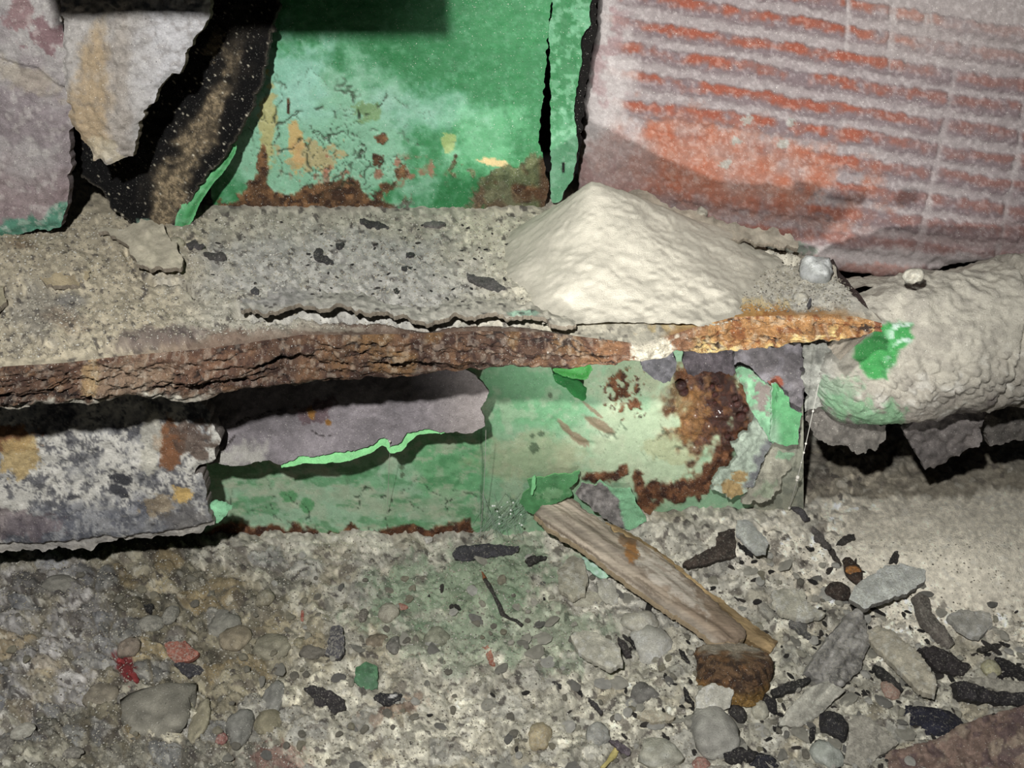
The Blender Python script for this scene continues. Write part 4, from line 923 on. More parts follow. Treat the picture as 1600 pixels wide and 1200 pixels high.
# ================================================================== WOOD SLIVER and RUSTED NUT
g0 = ground_pos(1030, 900)
wood = thing('wood_sliver', 'weathered brown wooden sliver of two layers with an orange stain, leaning on the rusted nut', 'wood', [g0[0], g0[1], g0[2]])
nW = unit((.06, -.16, .98)); pW = ground_pos(1030, 905) + np.array([0, -.002, .016])
def wdir(px, py): return ((px - 850) * .83 + (py - 790) * .56), (-(px - 850) * .56 + (py - 790) * .83)
def wood_col(px, py, f):
    a, b = wdir(px, py)
    c = vary(base(px, (172, 156, 136)), N(a / 9, b, 9, 921, 4), .22)
    c = lay(c, ss(120, 320, a) * ss(36, 8, b + 8 * N(a / 6, b, 14, 922, 3)) * .75, (124, 102, 80))
    c = lay(c, ss(6, 26, b + 5 * N(a / 8, b, 20, 923, 2) - 10) * .55, (190, 176, 156))
    c = lay(c, blob(px, py, 1040, 905, 70, 16, 42, .7, 12, 924, .3) * .6, (206, 198, 184))
    c = lay(c, blob(px, py, 984, 862, 10, 24, -10, .6, 10, 925), (158, 106, 54)); c = lay(c, blob(px, py, 980, 845, 14, 10, -10, .6, 10, 926) * .7, (110, 80, 52))
    c = lay(c, ss(2.2, .8, np.abs(b - 22 - 4 * N(a, b * 0, 60, 927, 3))) * ss(180, 100, a) * .7, (92, 78, 62))
    return lay(c, ss(.3, .6, N(a / 10, b, 4, 928, 3)) * .4, (96, 80, 64))
def wood_disp(px, py, f):
    a, b = wdir(px, py)
    return .004 * np.sqrt(np.clip(f / 30, 0, 1)) + .0008 * N(a / 10, b, 7, 931, 3) - .001 * ss(2.5, .8, np.abs(b - 22 - 4 * N(a, b * 0, 60, 927, 3))) * ss(180, 100, a)
sheet('outer_layer', [(836, 803), (852, 780), (862, 772), (872, 777), (882, 769), (892, 778), (930, 806), (965, 832), (1010, 852), (1050, 880), (1100, 925), (1150, 968), (1166, 985), (1166, 996), (1150, 1004), (1112, 1003), (1090, 985), (1000, 925), (900, 850), (855, 824)], pW, nW, 2, .005, wood_disp, wood_col, M_WOOD, wood, (2, 10), 932, (196, 170, 132))
def wood_col2(px, py, f):
    a, b = wdir(px, py)
    return lay(vary(base(px, (168, 138, 92)), N(a / 9, b, 6, 935, 4), .25), ss(.2, .5, N(a / 10, b, 4, 936, 3)) * .6, (100, 78, 48))
sheet('inner_layer', [(940, 812), (985, 832), (1040, 868), (1100, 918), (1160, 962), (1216, 1002), (1212, 1010), (1205, 1020), (1150, 990), (1090, 950), (1030, 900)], pW - nW * .0055, nW, 2, .005, lambda px, py, f: .0015 * np.sqrt(np.clip(f / 14, 0, 1)) + .0005 * N((px - 850) * .1, (py - px * .66), 7, 937, 3), wood_col2, M_WOOD, wood, (1.5, 8), 938, (150, 120, 76))

gn = ground_pos(1146, 1071)
nut = thing('rusted_nut', 'rounded orange brown rusted nut with dusty top under the end of the wooden sliver', 'nut', [gn[0], gn[1], gn[2] - .003])
s_ = pxs(gn); Rn = 52 * s_; Hn = 0.022
tt = np.linspace(0, 2 * np.pi, 200); prof = [(0, Hn), (.3, Hn), (.6, Hn), (.82, Hn * .985), (.93, Hn * .95), (.99, Hn * .87)] + [(1.0 - .05 * (k / 26), Hn * (.82 - .82 * k / 26)) for k in range(27)]
pr = np.array(prof); pu = np.linspace(0, 1, 60)
pr = np.stack([np.interp(pu, np.linspace(0, 1, len(pr)), pr[:, 0]), np.interp(pu, np.linspace(0, 1, len(pr)), pr[:, 1])], -1)
A2, K2 = np.meshgrid(tt, np.arange(60)); r0 = pr[K2, 0]; z0 = pr[K2, 1]
sq = 1 + .035 * np.cos(4 * A2 + .6)
qx = np.cos(A2) * r0 * 60 + z0 * 900; qy = np.sin(A2) * r0 * 60 + z0 * 2400
nz = N(qx, qy, 34, 941, 3) * .05 + N(qx, qy, 9, 942, 3) * .03 + .03 * N(qx * .2, z0 * 6000, 18, 943, 3)
a_, b_, _c = cell(qx, qy * 1.2, 26, 944)
rr = Rn * r0 * sq * (1 + (nz + .04 * ss(0, .3, b_ - a_) - .03) * ss(.3, .9, r0))
tz = z0 + .0008 * N(np.cos(A2) * r0 * 60, np.sin(A2) * r0 * 60, 14, 945, 3) * ss(1, .8, np.abs(1 - z0 / Hn))
NX = rr * np.cos(A2); NY = rr * np.sin(A2)
ca_, sa_ = math.cos(.5), math.sin(.5)
V = np.stack([gn[0] + NX, gn[1] + NY * ca_ + tz * sa_, gn[2] - .006 - NY * sa_ + tz * ca_], -1).reshape(-1, 3)
ii = np.arange(V.shape[0]).reshape(60, 200)
qn = np.stack([ii[:-1, :-1].ravel(), ii[1:, :-1].ravel(), ii[1:, 1:].ravel(), ii[:-1, 1:].ravel()], -1)
af = A2.ravel(); zf = z0.ravel(); rf = r0.ravel()
qxf = qx.ravel(); qyf = qy.ravel()
nc = base(af, (110, 80, 52)); nc = lay(nc, ss(0, .5, N(qxf, qyf, 24, 946, 3)) * .8, (132, 88, 50)); nc = lay(nc, ss(.1, .5, N(qxf, qyf, 9, 947, 3)) * .8, (62, 44, 34))
nc = lay(nc, ss(.012, .004, zf) * .7, (160, 118, 44)); nc = lay(nc, (1 - ss(0, .06, (b_ - a_).ravel())) * ss(.9, 1, rf) * .7, (44, 28, 18))
tx_ = np.cos(af) * rf; ty_ = np.sin(af) * rf
nc = lay(nc, ss(.93, .985, zf / Hn) * ss(-.5, .3, ty_ + .4 * N(tx_ * 60, ty_ * 60, 16, 948, 3)) * .85, (172, 162, 142))
mkobj('nut_body', V, qn, nc, M_RUST, nut)

# ================================================================== DEBRIS: every piece an object of its own
def ring(cx, cy, l, wd, ang, seed, n=9):
    r = np.random.default_rng(seed); a = math.radians(ang); out = []
    for k in range(n):
        t = 2 * math.pi * (k + .5 * r.random()) / n
        ex = abs(math.cos(t)) ** .8 * math.copysign(1, math.cos(t)); ey = abs(math.sin(t)) ** .7 * math.copysign(1, math.sin(t))
        u = ex * l / 2 * (.8 + .35 * r.random()); v_ = ey * wd / 2 * (.7 + .5 * r.random()) * (1 - (.75 * abs(ex) ** 2 if l > 2 * wd else 0))
        out.append((cx + u * math.cos(a) - v_ * math.sin(a), cy + u * math.sin(a) + v_ * math.cos(a)))
    return out
SEED = [3000]
def surf(px, py, on):
    if on == 'plate':
        p = at_z(px, py, ZL); return p + np.array([0, 0, float(plate_disp(np.array([px], float), np.array([py], float), None)[0])])
    return ground_pos(px, py)
def shard(name, label, cat, poly, rgb, th=.002, lift=.0012, tilt=(0, 0), m=None, on='ground', res=2.0, amp=.0007, jag=(1.8, 6), group=None, edge=None, fn=None, streak=0):
    SEED[0] += 17; sd = SEED[0]
    c0 = np.mean(poly, 0); p0 = surf(c0[0], c0[1], on) + np.array([0, 0, lift + th * .5])
    n = unit((tilt[0], tilt[1], 1))
    def colf(px, py, f):
        c = vary(base(px, rgb), N(px, py, 12, sd + 1, 4), .14)
        if streak: c = vary(c, N(px * math.cos(streak) + py * math.sin(streak), (-px * math.sin(streak) + py * math.cos(streak)) * 6, 40, sd + 2, 3), .2)
        c = lay(c, ss(.35, .6, N(px, py, 6, sd + 3, 2)) * .4, np.minimum(np.array(rgb) * 1.35 + 14, 225))
        return fn(c, px, py) if fn else c
    o = sheet(name, poly, p0, n, res, th, lambda px, py, f: amp * N(px, py, 16, sd + 5, 4) - th * .15 * (1 - ss(0, 4, f)), colf, m or M_STONE, None, jag, sd + 7, edge)
    return tag(o, label, cat, group)
def stone_arrays(seed, planes=14, lo=.72, V0=None):
    V0 = ICV if V0 is None else V0
    r = np.random.default_rng(seed); nrm = r.normal(size=(planes, 3)); nrm /= np.linalg.norm(nrm, axis=1)[:, None]; dd = lo + (1 - lo) * r.random(planes)
    k = np.minimum((dd / np.maximum(V0 @ nrm.T, .05)).min(1), 1.0)
    v_ = V0 * k[:, None]
    return v_ * (1 + .13 * N(V0[:, 0] * 40 + V0[:, 2] * 23, V0[:, 1] * 40 - V0[:, 2] * 17, 26, seed, 4, .6))[:, None]
def stone(name, label, cat, cx, cy, rx, ry, rgb, hz=.8, sink=.42, lo=.62, planes=14, rot=0, on='ground', m=None, group=None):
    SEED[0] += 17; sd = SEED[0]
    if m is None: rgb = tuple(np.array(rgb) * .58 + np.array((150, 145, 130)) * .42)
    if m is None and cat == 'stone' and cx < 700: rgb = tuple(np.array(rgb) * .6 + np.array((124, 119, 103)) * .4); sink = max(sink, .52)
    p = surf(cx, cy, on); s = pxs(p)
    v_ = stone_arrays(sd, planes, lo) * (1 + .11 * N(ICV[:, 0] * 40 + ICV[:, 2] * 9, ICV[:, 1] * 40 - ICV[:, 2] * 13, 13, sd + 4, 4, .7))[:, None]; a = math.radians(-rot)
    yy = ry * s * (1.25 if on == 'ground' else 1.5)
    x = v_[:, 0] * rx * s; y = v_[:, 1] * yy; z = v_[:, 2] * hz * min(rx * s, yy)
    V = np.stack([p[0] + x * math.cos(a) - y * math.sin(a), p[1] + x * math.sin(a) + y * math.cos(a), p[2] + z + (1 - 2 * sink) * hz * min(rx * s, yy) * .8], -1)
    c = vary(base(x, rgb), N(v_[:, 0] * 40, v_[:, 1] * 40 + v_[:, 2] * 30, 14, sd + 1, 4), .16)
    c = lay(c, ss(.25, .6, N(v_[:, 0] * 40, v_[:, 1] * 40 + v_[:, 2] * 30, 6, sd + 2, 2)) * .4, np.minimum(np.array(rgb) * 1.3 + 20, 225))
    return tag(mkobj(name, V, None, c, m or (M_GROUND if cat == 'stone' else M_STONE), None, tri=ICT), label, cat, group)
BLK = (34, 31, 32); DGR = (62, 58, 58)
# --- near the wood sliver and the dust mound
shard('bark_strip', 'dark brown curled bark strip just above the middle of the wooden sliver', 'bark', [(1066, 880), (1098, 862), (1118, 850), (1122, 831), (1148, 825), (1150, 866), (1135, 872), (1105, 880), (1076, 886)], (66, 54, 46), .003, .003, (0, -.3), M_CHAR, streak=-.5)
shard('pale_chip', 'pale blue grey slab lying beside the curled bark strip', 'chip', [(1153, 811), (1170, 811), (1202, 846), (1197, 862), (1180, 862), (1150, 832)], (190, 192, 184), .0025, .004, (-.1, .08))
shard('black_splinter', 'thin black splinter under the edge of the pale blue grey slab', 'splinter', ring(1165, 858, 36, 6, 41, 1), BLK, .0012, .001, m=M_CHAR)
shard('dark_splinter', 'grey fibrous splinter at the foot of the cobweb strand', 'splinter', ring(1248, 797, 46, 12, 42, 2), (74, 70, 72), .002, .002, m=M_CHAR, streak=.7)
shard('dark_splinter', 'frayed grey splinter end beyond the two black flecks, pointing at the crumpled husk', 'splinter', ring(1282, 838, 54, 14, 48, 3), (88, 82, 78), .002, .002, m=M_CHAR, streak=.8)
shard('black_splinter', 'short black splinter lying parallel below the frayed grey splinter', 'splinter', ring(1262, 852, 30, 7, 32, 4), BLK, .0015, .001, m=M_CHAR)
shard('dark_splinter', 'dark wisp of wood lying between frayed splinter and crumpled husk', 'splinter', ring(1304, 868, 36, 9, 50, 5), (58, 52, 46), .0015, .001, m=M_CHAR)
shard('dark_chip', 'slanting dark chip alone on the edge of the dust mound', 'chip', [(1305, 850), (1318, 836), (1333, 832), (1335, 842), (1322, 850)], (52, 48, 44), .002, .002, (0, -.2), M_CHAR)
shard('dark_chip', 'small rounded dark chip just above the large pale flake', 'chip', ring(1398, 868, 13, 20, 20, 6), (56, 52, 48), .002, .001, m=M_CHAR)
shard('pale_flake', 'large pale grey flake with ragged ends lying on the tan dust mound', 'flake', [(1327, 935), (1335, 915), (1352, 903), (1382, 885), (1410, 878), (1447, 884), (1446, 905), (1420, 925), (1385, 937), (1352, 950)], (206, 208, 198), .003, .006, (-.05, .06), edge=(120, 116, 108))
husk = thing('crumpled_husk', 'dark brown crumpled husk with an orange patch beside the large pale flake', 'husk', ground_pos(1318, 925))
def lumpy(name, cx, cy, r, rgb, lift, sd, par, sc=(1, 1, .8)):
    p = ground_pos(cx, cy); s = pxs(p)
    v_ = stone_arrays(sd, 9, .6)
    V = p + v_ * r * s * np.array(sc) + np.array([0, 0, lift])
    return mkobj(name, V, None, vary(base(V[:, 0], rgb), N(v_[:, 0] * 40, v_[:, 1] * 40, 12, sd, 3), .3), M_CHAR, par, tri=ICT)
lumpy('husk_body', 1328, 902, 17, (62, 46, 36), .004, 31, husk, (.75, 1.6, .6)); lumpy('husk_body', 1310, 930, 16, (58, 46, 38), .003, 32, husk, (1.3, 1.0, .5)); lumpy('orange_patch', 1328, 907, 9, (164, 104, 46), .0075, 33, husk, (1.2, .9, .6))
def spike(a, b, r, rgb, par, nm='spike'):
    a = np.array(a); b = np.array(b); d = unit(b - a); u = unit(np.cross(d, (0.1, .2, 1))); w_ = np.cross(d, u)
    V = []; Q = []
    for k in range(5):
        t = k / 4; rr_ = r * (1 - .8 * t)
        for j in range(7): V.append(a + (b - a) * t + rr_ * (u * math.cos(j * .8976) + w_ * math.sin(j * .8976)) + (0, 0, .0006 * math.sin(3 * t)))
    for k in range(4):
        for j in range(7): Q.append((k * 7 + j, k * 7 + (j + 1) % 7, k * 7 + 7 + (j + 1) % 7, k * 7 + 7 + j))
    return mkobj(nm, V, Q, rgb, M_CHAR, par)
for (x0, y0), (x1, y1) in (((1325, 890), (1321, 876)), ((1332, 890), (1336, 878)), ((1338, 905), (1350, 900)), ((1305, 940), (1290, 938)), ((1318, 940), (1332, 950)), ((1322, 935), (1330, 962))):
    spike(ground_pos(x0, y0, .005), ground_pos(x1, y1, .003), .0009, (56, 44, 36), husk)
shard('cream_flake', 'square cream flake close to the husk, with a dark crack along its lower edge', 'flake', [(1204, 922), (1230, 918), (1256, 920), (1262, 942), (1292, 958), (1262, 968), (1222, 958), (1207, 944)], (200, 194, 172), .003, .005, (0, .06))
shard('grey_sliver', 'grey sliver between the wooden sliver and the square cream flake', 'flake', ring(1203, 958, 64, 20, 42, 7), (132, 128, 116), .003, .002, (.1, -.2), streak=.7)
shard('grey_sliver', 'dark grey sliver below the square cream flake', 'flake', ring(1248, 980, 46, 16, 34, 8), (100, 98, 96), .002, .002, streak=.6)
shard('grey_flake', 'tall upright looking dark grey fibrous flake standing highest in the rubble', 'flake', [(1345, 946), (1352, 960), (1354, 978), (1361, 1004), (1345, 1045), (1317, 1073), (1285, 1064), (1262, 1048), (1278, 1018), (1300, 990), (1330, 955)], (140, 136, 130), .005, .010, (.25, -.3), amp=.0022, streak=-1.0)
shard('grey_slab', 'grey slab sloping down from the foot of the tall fibrous flake', 'flake', [(1218, 1132), (1232, 1108), (1262, 1075), (1292, 1064), (1322, 1078), (1300, 1098), (1275, 1122), (1250, 1135)], (160, 156, 142), .004, .004, (0, -.3), streak=-.8)
shard('tan_flake', 'long tan flake with a black gap along its lower side, beside the tall fibrous flake', 'flake', [(1350, 986), (1372, 975), (1392, 982), (1412, 1000), (1440, 1022), (1464, 1060), (1462, 1086), (1435, 1078), (1400, 1042), (1364, 1006)], (184, 174, 150), .004, .010, (-.2, .02), amp=.0012)
shard('curved_strip', 'curved brown grey strip running down from the corner of the large pale flake', 'strip', [(1430, 932), (1438, 924), (1452, 930), (1458, 955), (1494, 1004), (1484, 1012), (1462, 988), (1442, 970)], (98, 90, 82), .004, .003, (.3, -.2), streak=1)
shard('grey_flake', 'flat grey flake set in the tan dust with a dark crack below it', 'flake', [(1478, 962), (1502, 951), (1545, 955), (1553, 972), (1530, 996), (1502, 984)], (182, 178, 166), .003, .004, (0, .08))
shard('black_chunk', 'broken black layered chunk beside the long tan flake', 'chunk', [(1436, 1012), (1462, 1008), (1488, 1018), (1518, 1042), (1502, 1056), (1466, 1048), (1452, 1030)], (46, 40, 40), .005, .004, (0, -.3), M_CHAR, amp=.0015)
shard('black_splinter', 'level black splinter below the flat grey flake on the tan dust', 'splinter', ring(1546, 1011, 44, 10, -14, 9), (50, 46, 40), .002, .001, m=M_CHAR)
shard('black_splinter', 'black splinter running out of the frame beside the yellow pebble', 'splinter', [(1553, 1026), (1566, 1024), (1602, 1045), (1622, 1060), (1600, 1062), (1570, 1046)], BLK, .003, .002, m=M_CHAR)
stone('yellow_pebble', 'small smooth pale yellow pebble', 'pebble', 1546, 1048, 13, 9, (196, 188, 128), .8, .3, .9)
shard('dark_chip', 'dark chip touching the yellow pebble', 'chip', ring(1568, 1053, 22, 10, 8, 10), BLK, .002, .001, m=M_CHAR)
shard('black_slab', 'big black layered slab below the yellow pebble', 'chunk', [(1494, 1066), (1508, 1060), (1530, 1072), (1560, 1080), (1622, 1084), (1622, 1104), (1570, 1100), (1520, 1096), (1498, 1086)], (40, 36, 38), .006, .004, (0, -.4), M_CHAR, amp=.0015)
shard('grey_slab', 'tan grey slab lying under the yellow pebble and over the big black slab', 'flake', [(1515, 1058), (1540, 1058), (1580, 1064), (1622, 1064), (1622, 1082), (1570, 1080), (1530, 1070)], (156, 150, 134), .004, .003, (0, -.2))
stone('tar_lump', 'glossy blue black lump of tar beside the brown rusty slab', 'lump', 1462, 1122, 46, 22, (30, 30, 44), .6, .4, .6, 10, 14, m=M_CHAR)
shard('black_splinter', 'long black splinter between the tall fibrous flake and the long tan flake', 'splinter', ring(1388, 1058, 70, 13, 40, 11), (44, 42, 40), .003, .002, m=M_CHAR, streak=.7)
shard('black_splinter', 'black fibrous splinter sticking out beside the rusted nut', 'splinter', [(1206, 1078), (1232, 1064), (1268, 1054), (1268, 1062), (1240, 1078), (1208, 1086)], (46, 44, 42), .003, .002, m=M_CHAR, streak=-.3)
stone('red_pebble', 'dull pink red pebble below the long black splinter', 'pebble', 1390, 1079, 12, 12, (168, 112, 92), .6, .4, .8)
rs = shard('rusty_slab', 'big brown rusty slab dusted white, cut by the frame corner', 'slab', [(1374, 1182), (1400, 1170), (1440, 1160), (1478, 1148), (1500, 1132), (1532, 1122), (1570, 1110), (1640, 1090), (1660, 1260), (1380, 1260)], (112, 90, 78), .006, .004, (-.1, -.3), amp=.0016, m=M_SHEET, fn=lambda c, px, py: lay(lay(c, ss(0, .5, N(px, py, 30, 961, 4)) * .7, (150, 134, 112)), ss(.1, .5, N(px, py, 14, 962, 3)) * .6, (82, 64, 66)))
shard('grey_slab', 'flat tan grey slab tucked under the brown rusty slab', 'flake', [(1325, 1126), (1345, 1116), (1362, 1122), (1382, 1142), (1404, 1160), (1374, 1182), (1352, 1200), (1318, 1190), (1327, 1150)], (146, 140, 126), .004, .003, (-.1, -.2))
stone('pale_stone', 'pale blue green stone at the bottom beside the flat tan grey slab', 'stone', 1290, 1182, 22, 18, (168, 178, 168), .7, .4, .7)
stone('black_lump', 'black porous lump between the sloping grey slab and the flat tan grey slab', 'lump', 1300, 1140, 20, 18, (38, 36, 38), .8, .4, .6, 10, m=M_CHAR)
shard('dark_chip', 'little black rectangular chip touching the black porous lump', 'chip', ring(1270, 1145, 10, 20, 5, 12), BLK, .003, .001, m=M_CHAR)
# --- around the nut
stone('round_stone', 'large round grey stone in front of the rusted nut', 'stone', 1111, 1148, 37, 32, (156, 154, 146), .62, .42, .8, 18)
shard('cream_flake', 'cream flake leaning against the rusted nut', 'flake', [(1088, 1088), (1098, 1074), (1112, 1066), (1146, 1078), (1141, 1106), (1112, 1116), (1086, 1112)], (186, 182, 166), .003, .013, (-.1, -.75))
shard('black_splinter', 'pointed black splinter standing just beside the nut and its cream flake', 'splinter', ring(1076, 1087, 36, 9, 62, 13), BLK, .002, .002, m=M_CHAR)
shard('black_splinter', 'leaf shaped black splinter between two white crumbly lumps', 'splinter', ring(976, 1011, 42, 13, 57, 14), (50, 44, 44), .002, .002, m=M_CHAR)
shard('black_splinter', 'thin black splinter against the white crumbly lump', 'splinter', ring(988, 1004, 28, 5, 62, 15), BLK, .002, .002, m=M_CHAR)
shard('black_splinter', 'slim black splinter between the white crumbly lump and the rusted nut', 'splinter', ring(1070, 1026, 34, 7, 52, 16), BLK, .002, .002, m=M_CHAR)
stone('white_lump', 'white crumbly lump below the lower edge of the wooden sliver', 'lump', 1018, 1008, 34, 28, (204, 202, 192), .6, .45, .7)
stone('cream_lump', 'cream crumbly lump touching the wooden sliver', 'lump', 1000, 974, 30, 18, (200, 194, 172), .6, .45, .7)
shard('cream_slab', 'cracked cream slab with a black gap under its lower edge', 'flake', [(892, 992), (910, 984), (934, 988), (955, 1000), (970, 1012), (973, 1036), (952, 1044), (918, 1028), (900, 1012)], (192, 186, 166), .003, .007, (-.1, .06))
shard('olive_flake', 'round edged olive grey flake resting in dust under the mint chip', 'flake', ring(920, 938, 44, 34, 10, 17), (164, 158, 136), .003, .002, (0, -.2))
shard('tan_slab', 'broad tan slab next to the mint chip below the wooden sliver', 'flake', [(872, 892), (886, 872), (904, 860), (914, 876), (918, 905), (914, 925), (894, 935), (872, 918)], (182, 174, 150), .003, .004, (-.1, .15))
shard('pale_slab', 'pale upright slab against the underside of the wooden sliver', 'flake', [(932, 908), (948, 901), (964, 918), (967, 944), (948, 944), (934, 928)], (182, 178, 160), .003, .004, (.1, -.3))
shard('black_chip', 'black pointed chip beside the broad tan slab', 'chip', [(822, 872), (832, 868), (856, 867), (840, 876), (826, 884)], (42, 38, 36), .002, .002, m=M_CHAR)
shard('mint_chip', 'mint green paint chip poking from under the wooden sliver', 'chip', [(908, 868), (926, 868), (958, 897), (945, 905), (918, 890)], (146, 188, 156), .0015, .003, (-.1, -.3), M_PAINT)
stone('dark_stone', 'dark dusty stone in the grit left bare before the nut', 'stone', 1008, 1088, 28, 16, (92, 90, 88), .7, .4, .65)
shard('tan_flake', 'flat tan flake beside the large round grey stone', 'flake', ring(1026, 1117, 58, 22, 6, 18), (176, 164, 138), .003, .002)
shard('black_splinter', 'short black splinter above the longer one in pale grit', 'splinter', ring(906, 1081, 20, 7, 62, 19), BLK, .0015, .001, m=M_CHAR)
shard('black_splinter', 'slanting dark splinter in pale grit near the purple sliver', 'splinter', ring(931, 1102, 40, 8, 50, 20), DGR, .002, .001, m=M_CHAR)
shard('black_splinter', 'faint black splinter above the tan pebble', 'splinter', ring(869, 1067, 20, 6, 30, 21), DGR, .0015, .001, m=M_CHAR)
stone('tan_pebble', 'golden tan rounded pebble alone in pale grit', 'pebble', 843, 1152, 18, 17, (178, 152, 100), .8, .35, .85, 18)
stone('grey_pebble', 'oblong blue grey pebble beside the purple sliver', 'pebble', 934, 1153, 17, 18, (156, 158, 156), .7, .4, .75)
shard('purple_sliver', 'smooth purple grey sliver beside the yellow twig', 'splinter', [(950, 1154), (964, 1155), (986, 1170), (984, 1180), (966, 1172)], (84, 74, 80), .003, .003, (0, -.3), M_CHAR)
def twig(name, label, pts, r, rgb, m, tip=None, lift=.002):
    par = thing(name, label, 'twig', ground_pos(*pts[0]))
    P = [ground_pos(x, y, lift) for x, y in pts]
    V = []; Q = []
    for k, p in enumerate(P):
        d = unit(P[min(k + 1, len(P) - 1)] - P[max(k - 1, 0)]); u = unit(np.cross(d, (0, 0, 1))); w_ = np.cross(u, d)
        rr_ = r * (1 - .5 * abs(k / (len(P) - 1) - .4)) * (1 + .3 * math.sin(k * 2.1))
        for j in range(9): V.append(p + rr_ * (u * math.cos(j * .698) + w_ * .7 * math.sin(j * .698)))
    for k in range(len(P) - 1):
        for j in range(9): Q.append((k * 9 + j, k * 9 + (j + 1) % 9, k * 9 + 9 + (j + 1) % 9, k * 9 + 9 + j))
    Q += [(0, 2, 4, 6), (len(V) - 9, len(V) - 7, len(V) - 5, len(V) - 3)]
    mkobj('stem', V, Q, rgb, m, par)
    if tip: spike(P[0], ground_pos(tip[0], tip[1], lift), r, (150, 84, 44), par, 'orange_tip')
    return par
twig('dark_twig', 'thin dark bent twig with an orange tip on the green stained ground', [(758, 913), (764, 926), (772, 938), (780, 950), (785, 960), (796, 968), (806, 974), (816, 982)], .0014, (52, 48, 44), M_CHAR, (753, 901))
twig('yellow_twig', 'short yellow twig at the bottom edge beside the purple sliver', [(966, 1168), (958, 1180), (950, 1192), (940, 1204)], .0016, (186, 170, 96), M_WOOD)
stone('cream_stone', 'cream bumpy stone at the bottom below the oblong pebbles', 'stone', 1030, 1182, 36, 18, (188, 186, 164), .7, .4, .75)
stone('red_pebble', 'small red pebble at the bottom edge beside the cream bumpy stone', 'pebble', 1095, 1196, 13, 8, (170, 84, 70), .7, .4, .85)
stone('black_lump', 'crumbly black heap fragment under the large round grey stone', 'lump', 1152, 1184, 26, 12, BLK, .7, .4, .6, 9, m=M_CHAR)
stone('black_lump', 'blue black lump at the bottom edge below the rusted nut', 'lump', 1190, 1194, 24, 10, (34, 34, 42), .7, .4, .6, 9, m=M_CHAR)
stone('cream_pebble', 'cream pebble with black crust just below the rusted nut', 'pebble', 1187, 1112, 13, 12, (186, 180, 152), .8, .35, .8)
stone('black_lump', 'black clinker lump touching the cream pebble under the nut', 'lump', 1203, 1106, 11, 16, BLK, .8, .35, .6, 9, m=M_CHAR)
stone('black_lump', 'black clinker lump between the nut and the round grey stone', 'lump', 1151, 1121, 13, 13, (48, 44, 42), .8, .35, .6, 9, m=M_CHAR)
# --- middle of the ground
shard('grey_black_tablet', 'upright oblong grey black tablet in the brown rubble', 'chip', ring(523, 1002, 56, 30, 92, 22, 10), (78, 76, 80), .003, .002, (0, -.2))
shard('green_chip', 'dark green square paint chip', 'chip', [(556, 1040), (572, 1034), (590, 1040), (590, 1076), (570, 1080), (554, 1066)], (62, 104, 68), .003, .002, (0, -.2), M_PAINT)
shard('black_flake', 'bent black flake with two lobes, below the grey black tablet', 'flake', [(472, 1073), (490, 1070), (518, 1080), (537, 1092), (540, 1106), (520, 1116), (498, 1110), (488, 1090)], (46, 42, 42), .004, .003, (0, -.4), M_CHAR, amp=.0012)
shard('black_flake', 'ragged black flake with a white fleck below the green chip', 'flake', [(582, 1092), (592, 1082), (612, 1082), (628, 1084), (626, 1094), (616, 1104), (598, 1102)], (42, 40, 42), .003, .002, (0, -.3), M_CHAR, fn=lambda c, px, py: lay(c, blob(px, py, 614, 1088, 8, 3, -20, .3, 6, 970), (200, 196, 190)))
shard('red_sliver', 'tiny upright red sliver above the grey black tablet', 'chip', ring(471, 960, 5, 20, 4, 23), (160, 78, 60), .0015, .001)
shard('red_chip', 'small pale red chip between pebbles on the green stained ground', 'chip', ring(628, 947, 22, 10, 20, 24), (158, 96, 78), .002, .001)
shard('red_sliver', 'orange red sliver with a white fleck in pale grit', 'chip', [(752, 1012), (764, 1008), (770, 1022), (772, 1038), (764, 1036), (760, 1022)], (176, 100, 74), .002, .001)
shard('charcoal_piece', 'long charred black piece at the foot of the green plate below the cobweb', 'charcoal', [(707, 864), (712, 853), (724, 850), (745, 851), (760, 848), (780, 851), (812, 853), (808, 862), (780, 868), (750, 873), (722, 875), (710, 872)], (54, 52, 56), .006, .004, (0, -.5), M_CHAR, amp=.0012, streak=0)
stone('dark_pebble', 'dark brown pebble beside a round beige pebble', 'pebble', 568, 962, 8, 11, (58, 50, 44), .8, .4, .7)
stone('beige_pebble', 'round beige pebble with speckled top', 'pebble', 607, 960, 15, 14, (166, 158, 134), .8, .4, .85)
stone('dark_stone', 'angular dark stone beside the green chip', 'stone', 617, 1012, 13, 13, (72, 70, 72), .7, .4, .6)
stone('olive_stone', 'oblong olive stone with dark rim in brown rubble', 'stone', 425, 1010, 28, 18, (134, 126, 92), .6, .45, .8)
stone('brown_stone', 'rust brown crumbly stone above the angular dark stone', 'stone', 588, 1003, 18, 12, (128, 98, 66), .6, .4, .65)
stone('green_stone', 'greenish rounded stone in the stained rubble', 'stone', 683, 996, 20, 15, (136, 146, 112), .6, .45, .8)
stone('olive_pebble', 'small olive pebble between the oblong olive stone and the tablet', 'pebble', 468, 1004, 9, 9, (120, 108, 66), .7, .4, .8)
stone('dark_stone', 'flat brown black stone between the olive pebble and bent flake', 'stone', 490, 1022, 22, 11, (62, 54, 48), .6, .4, .6)
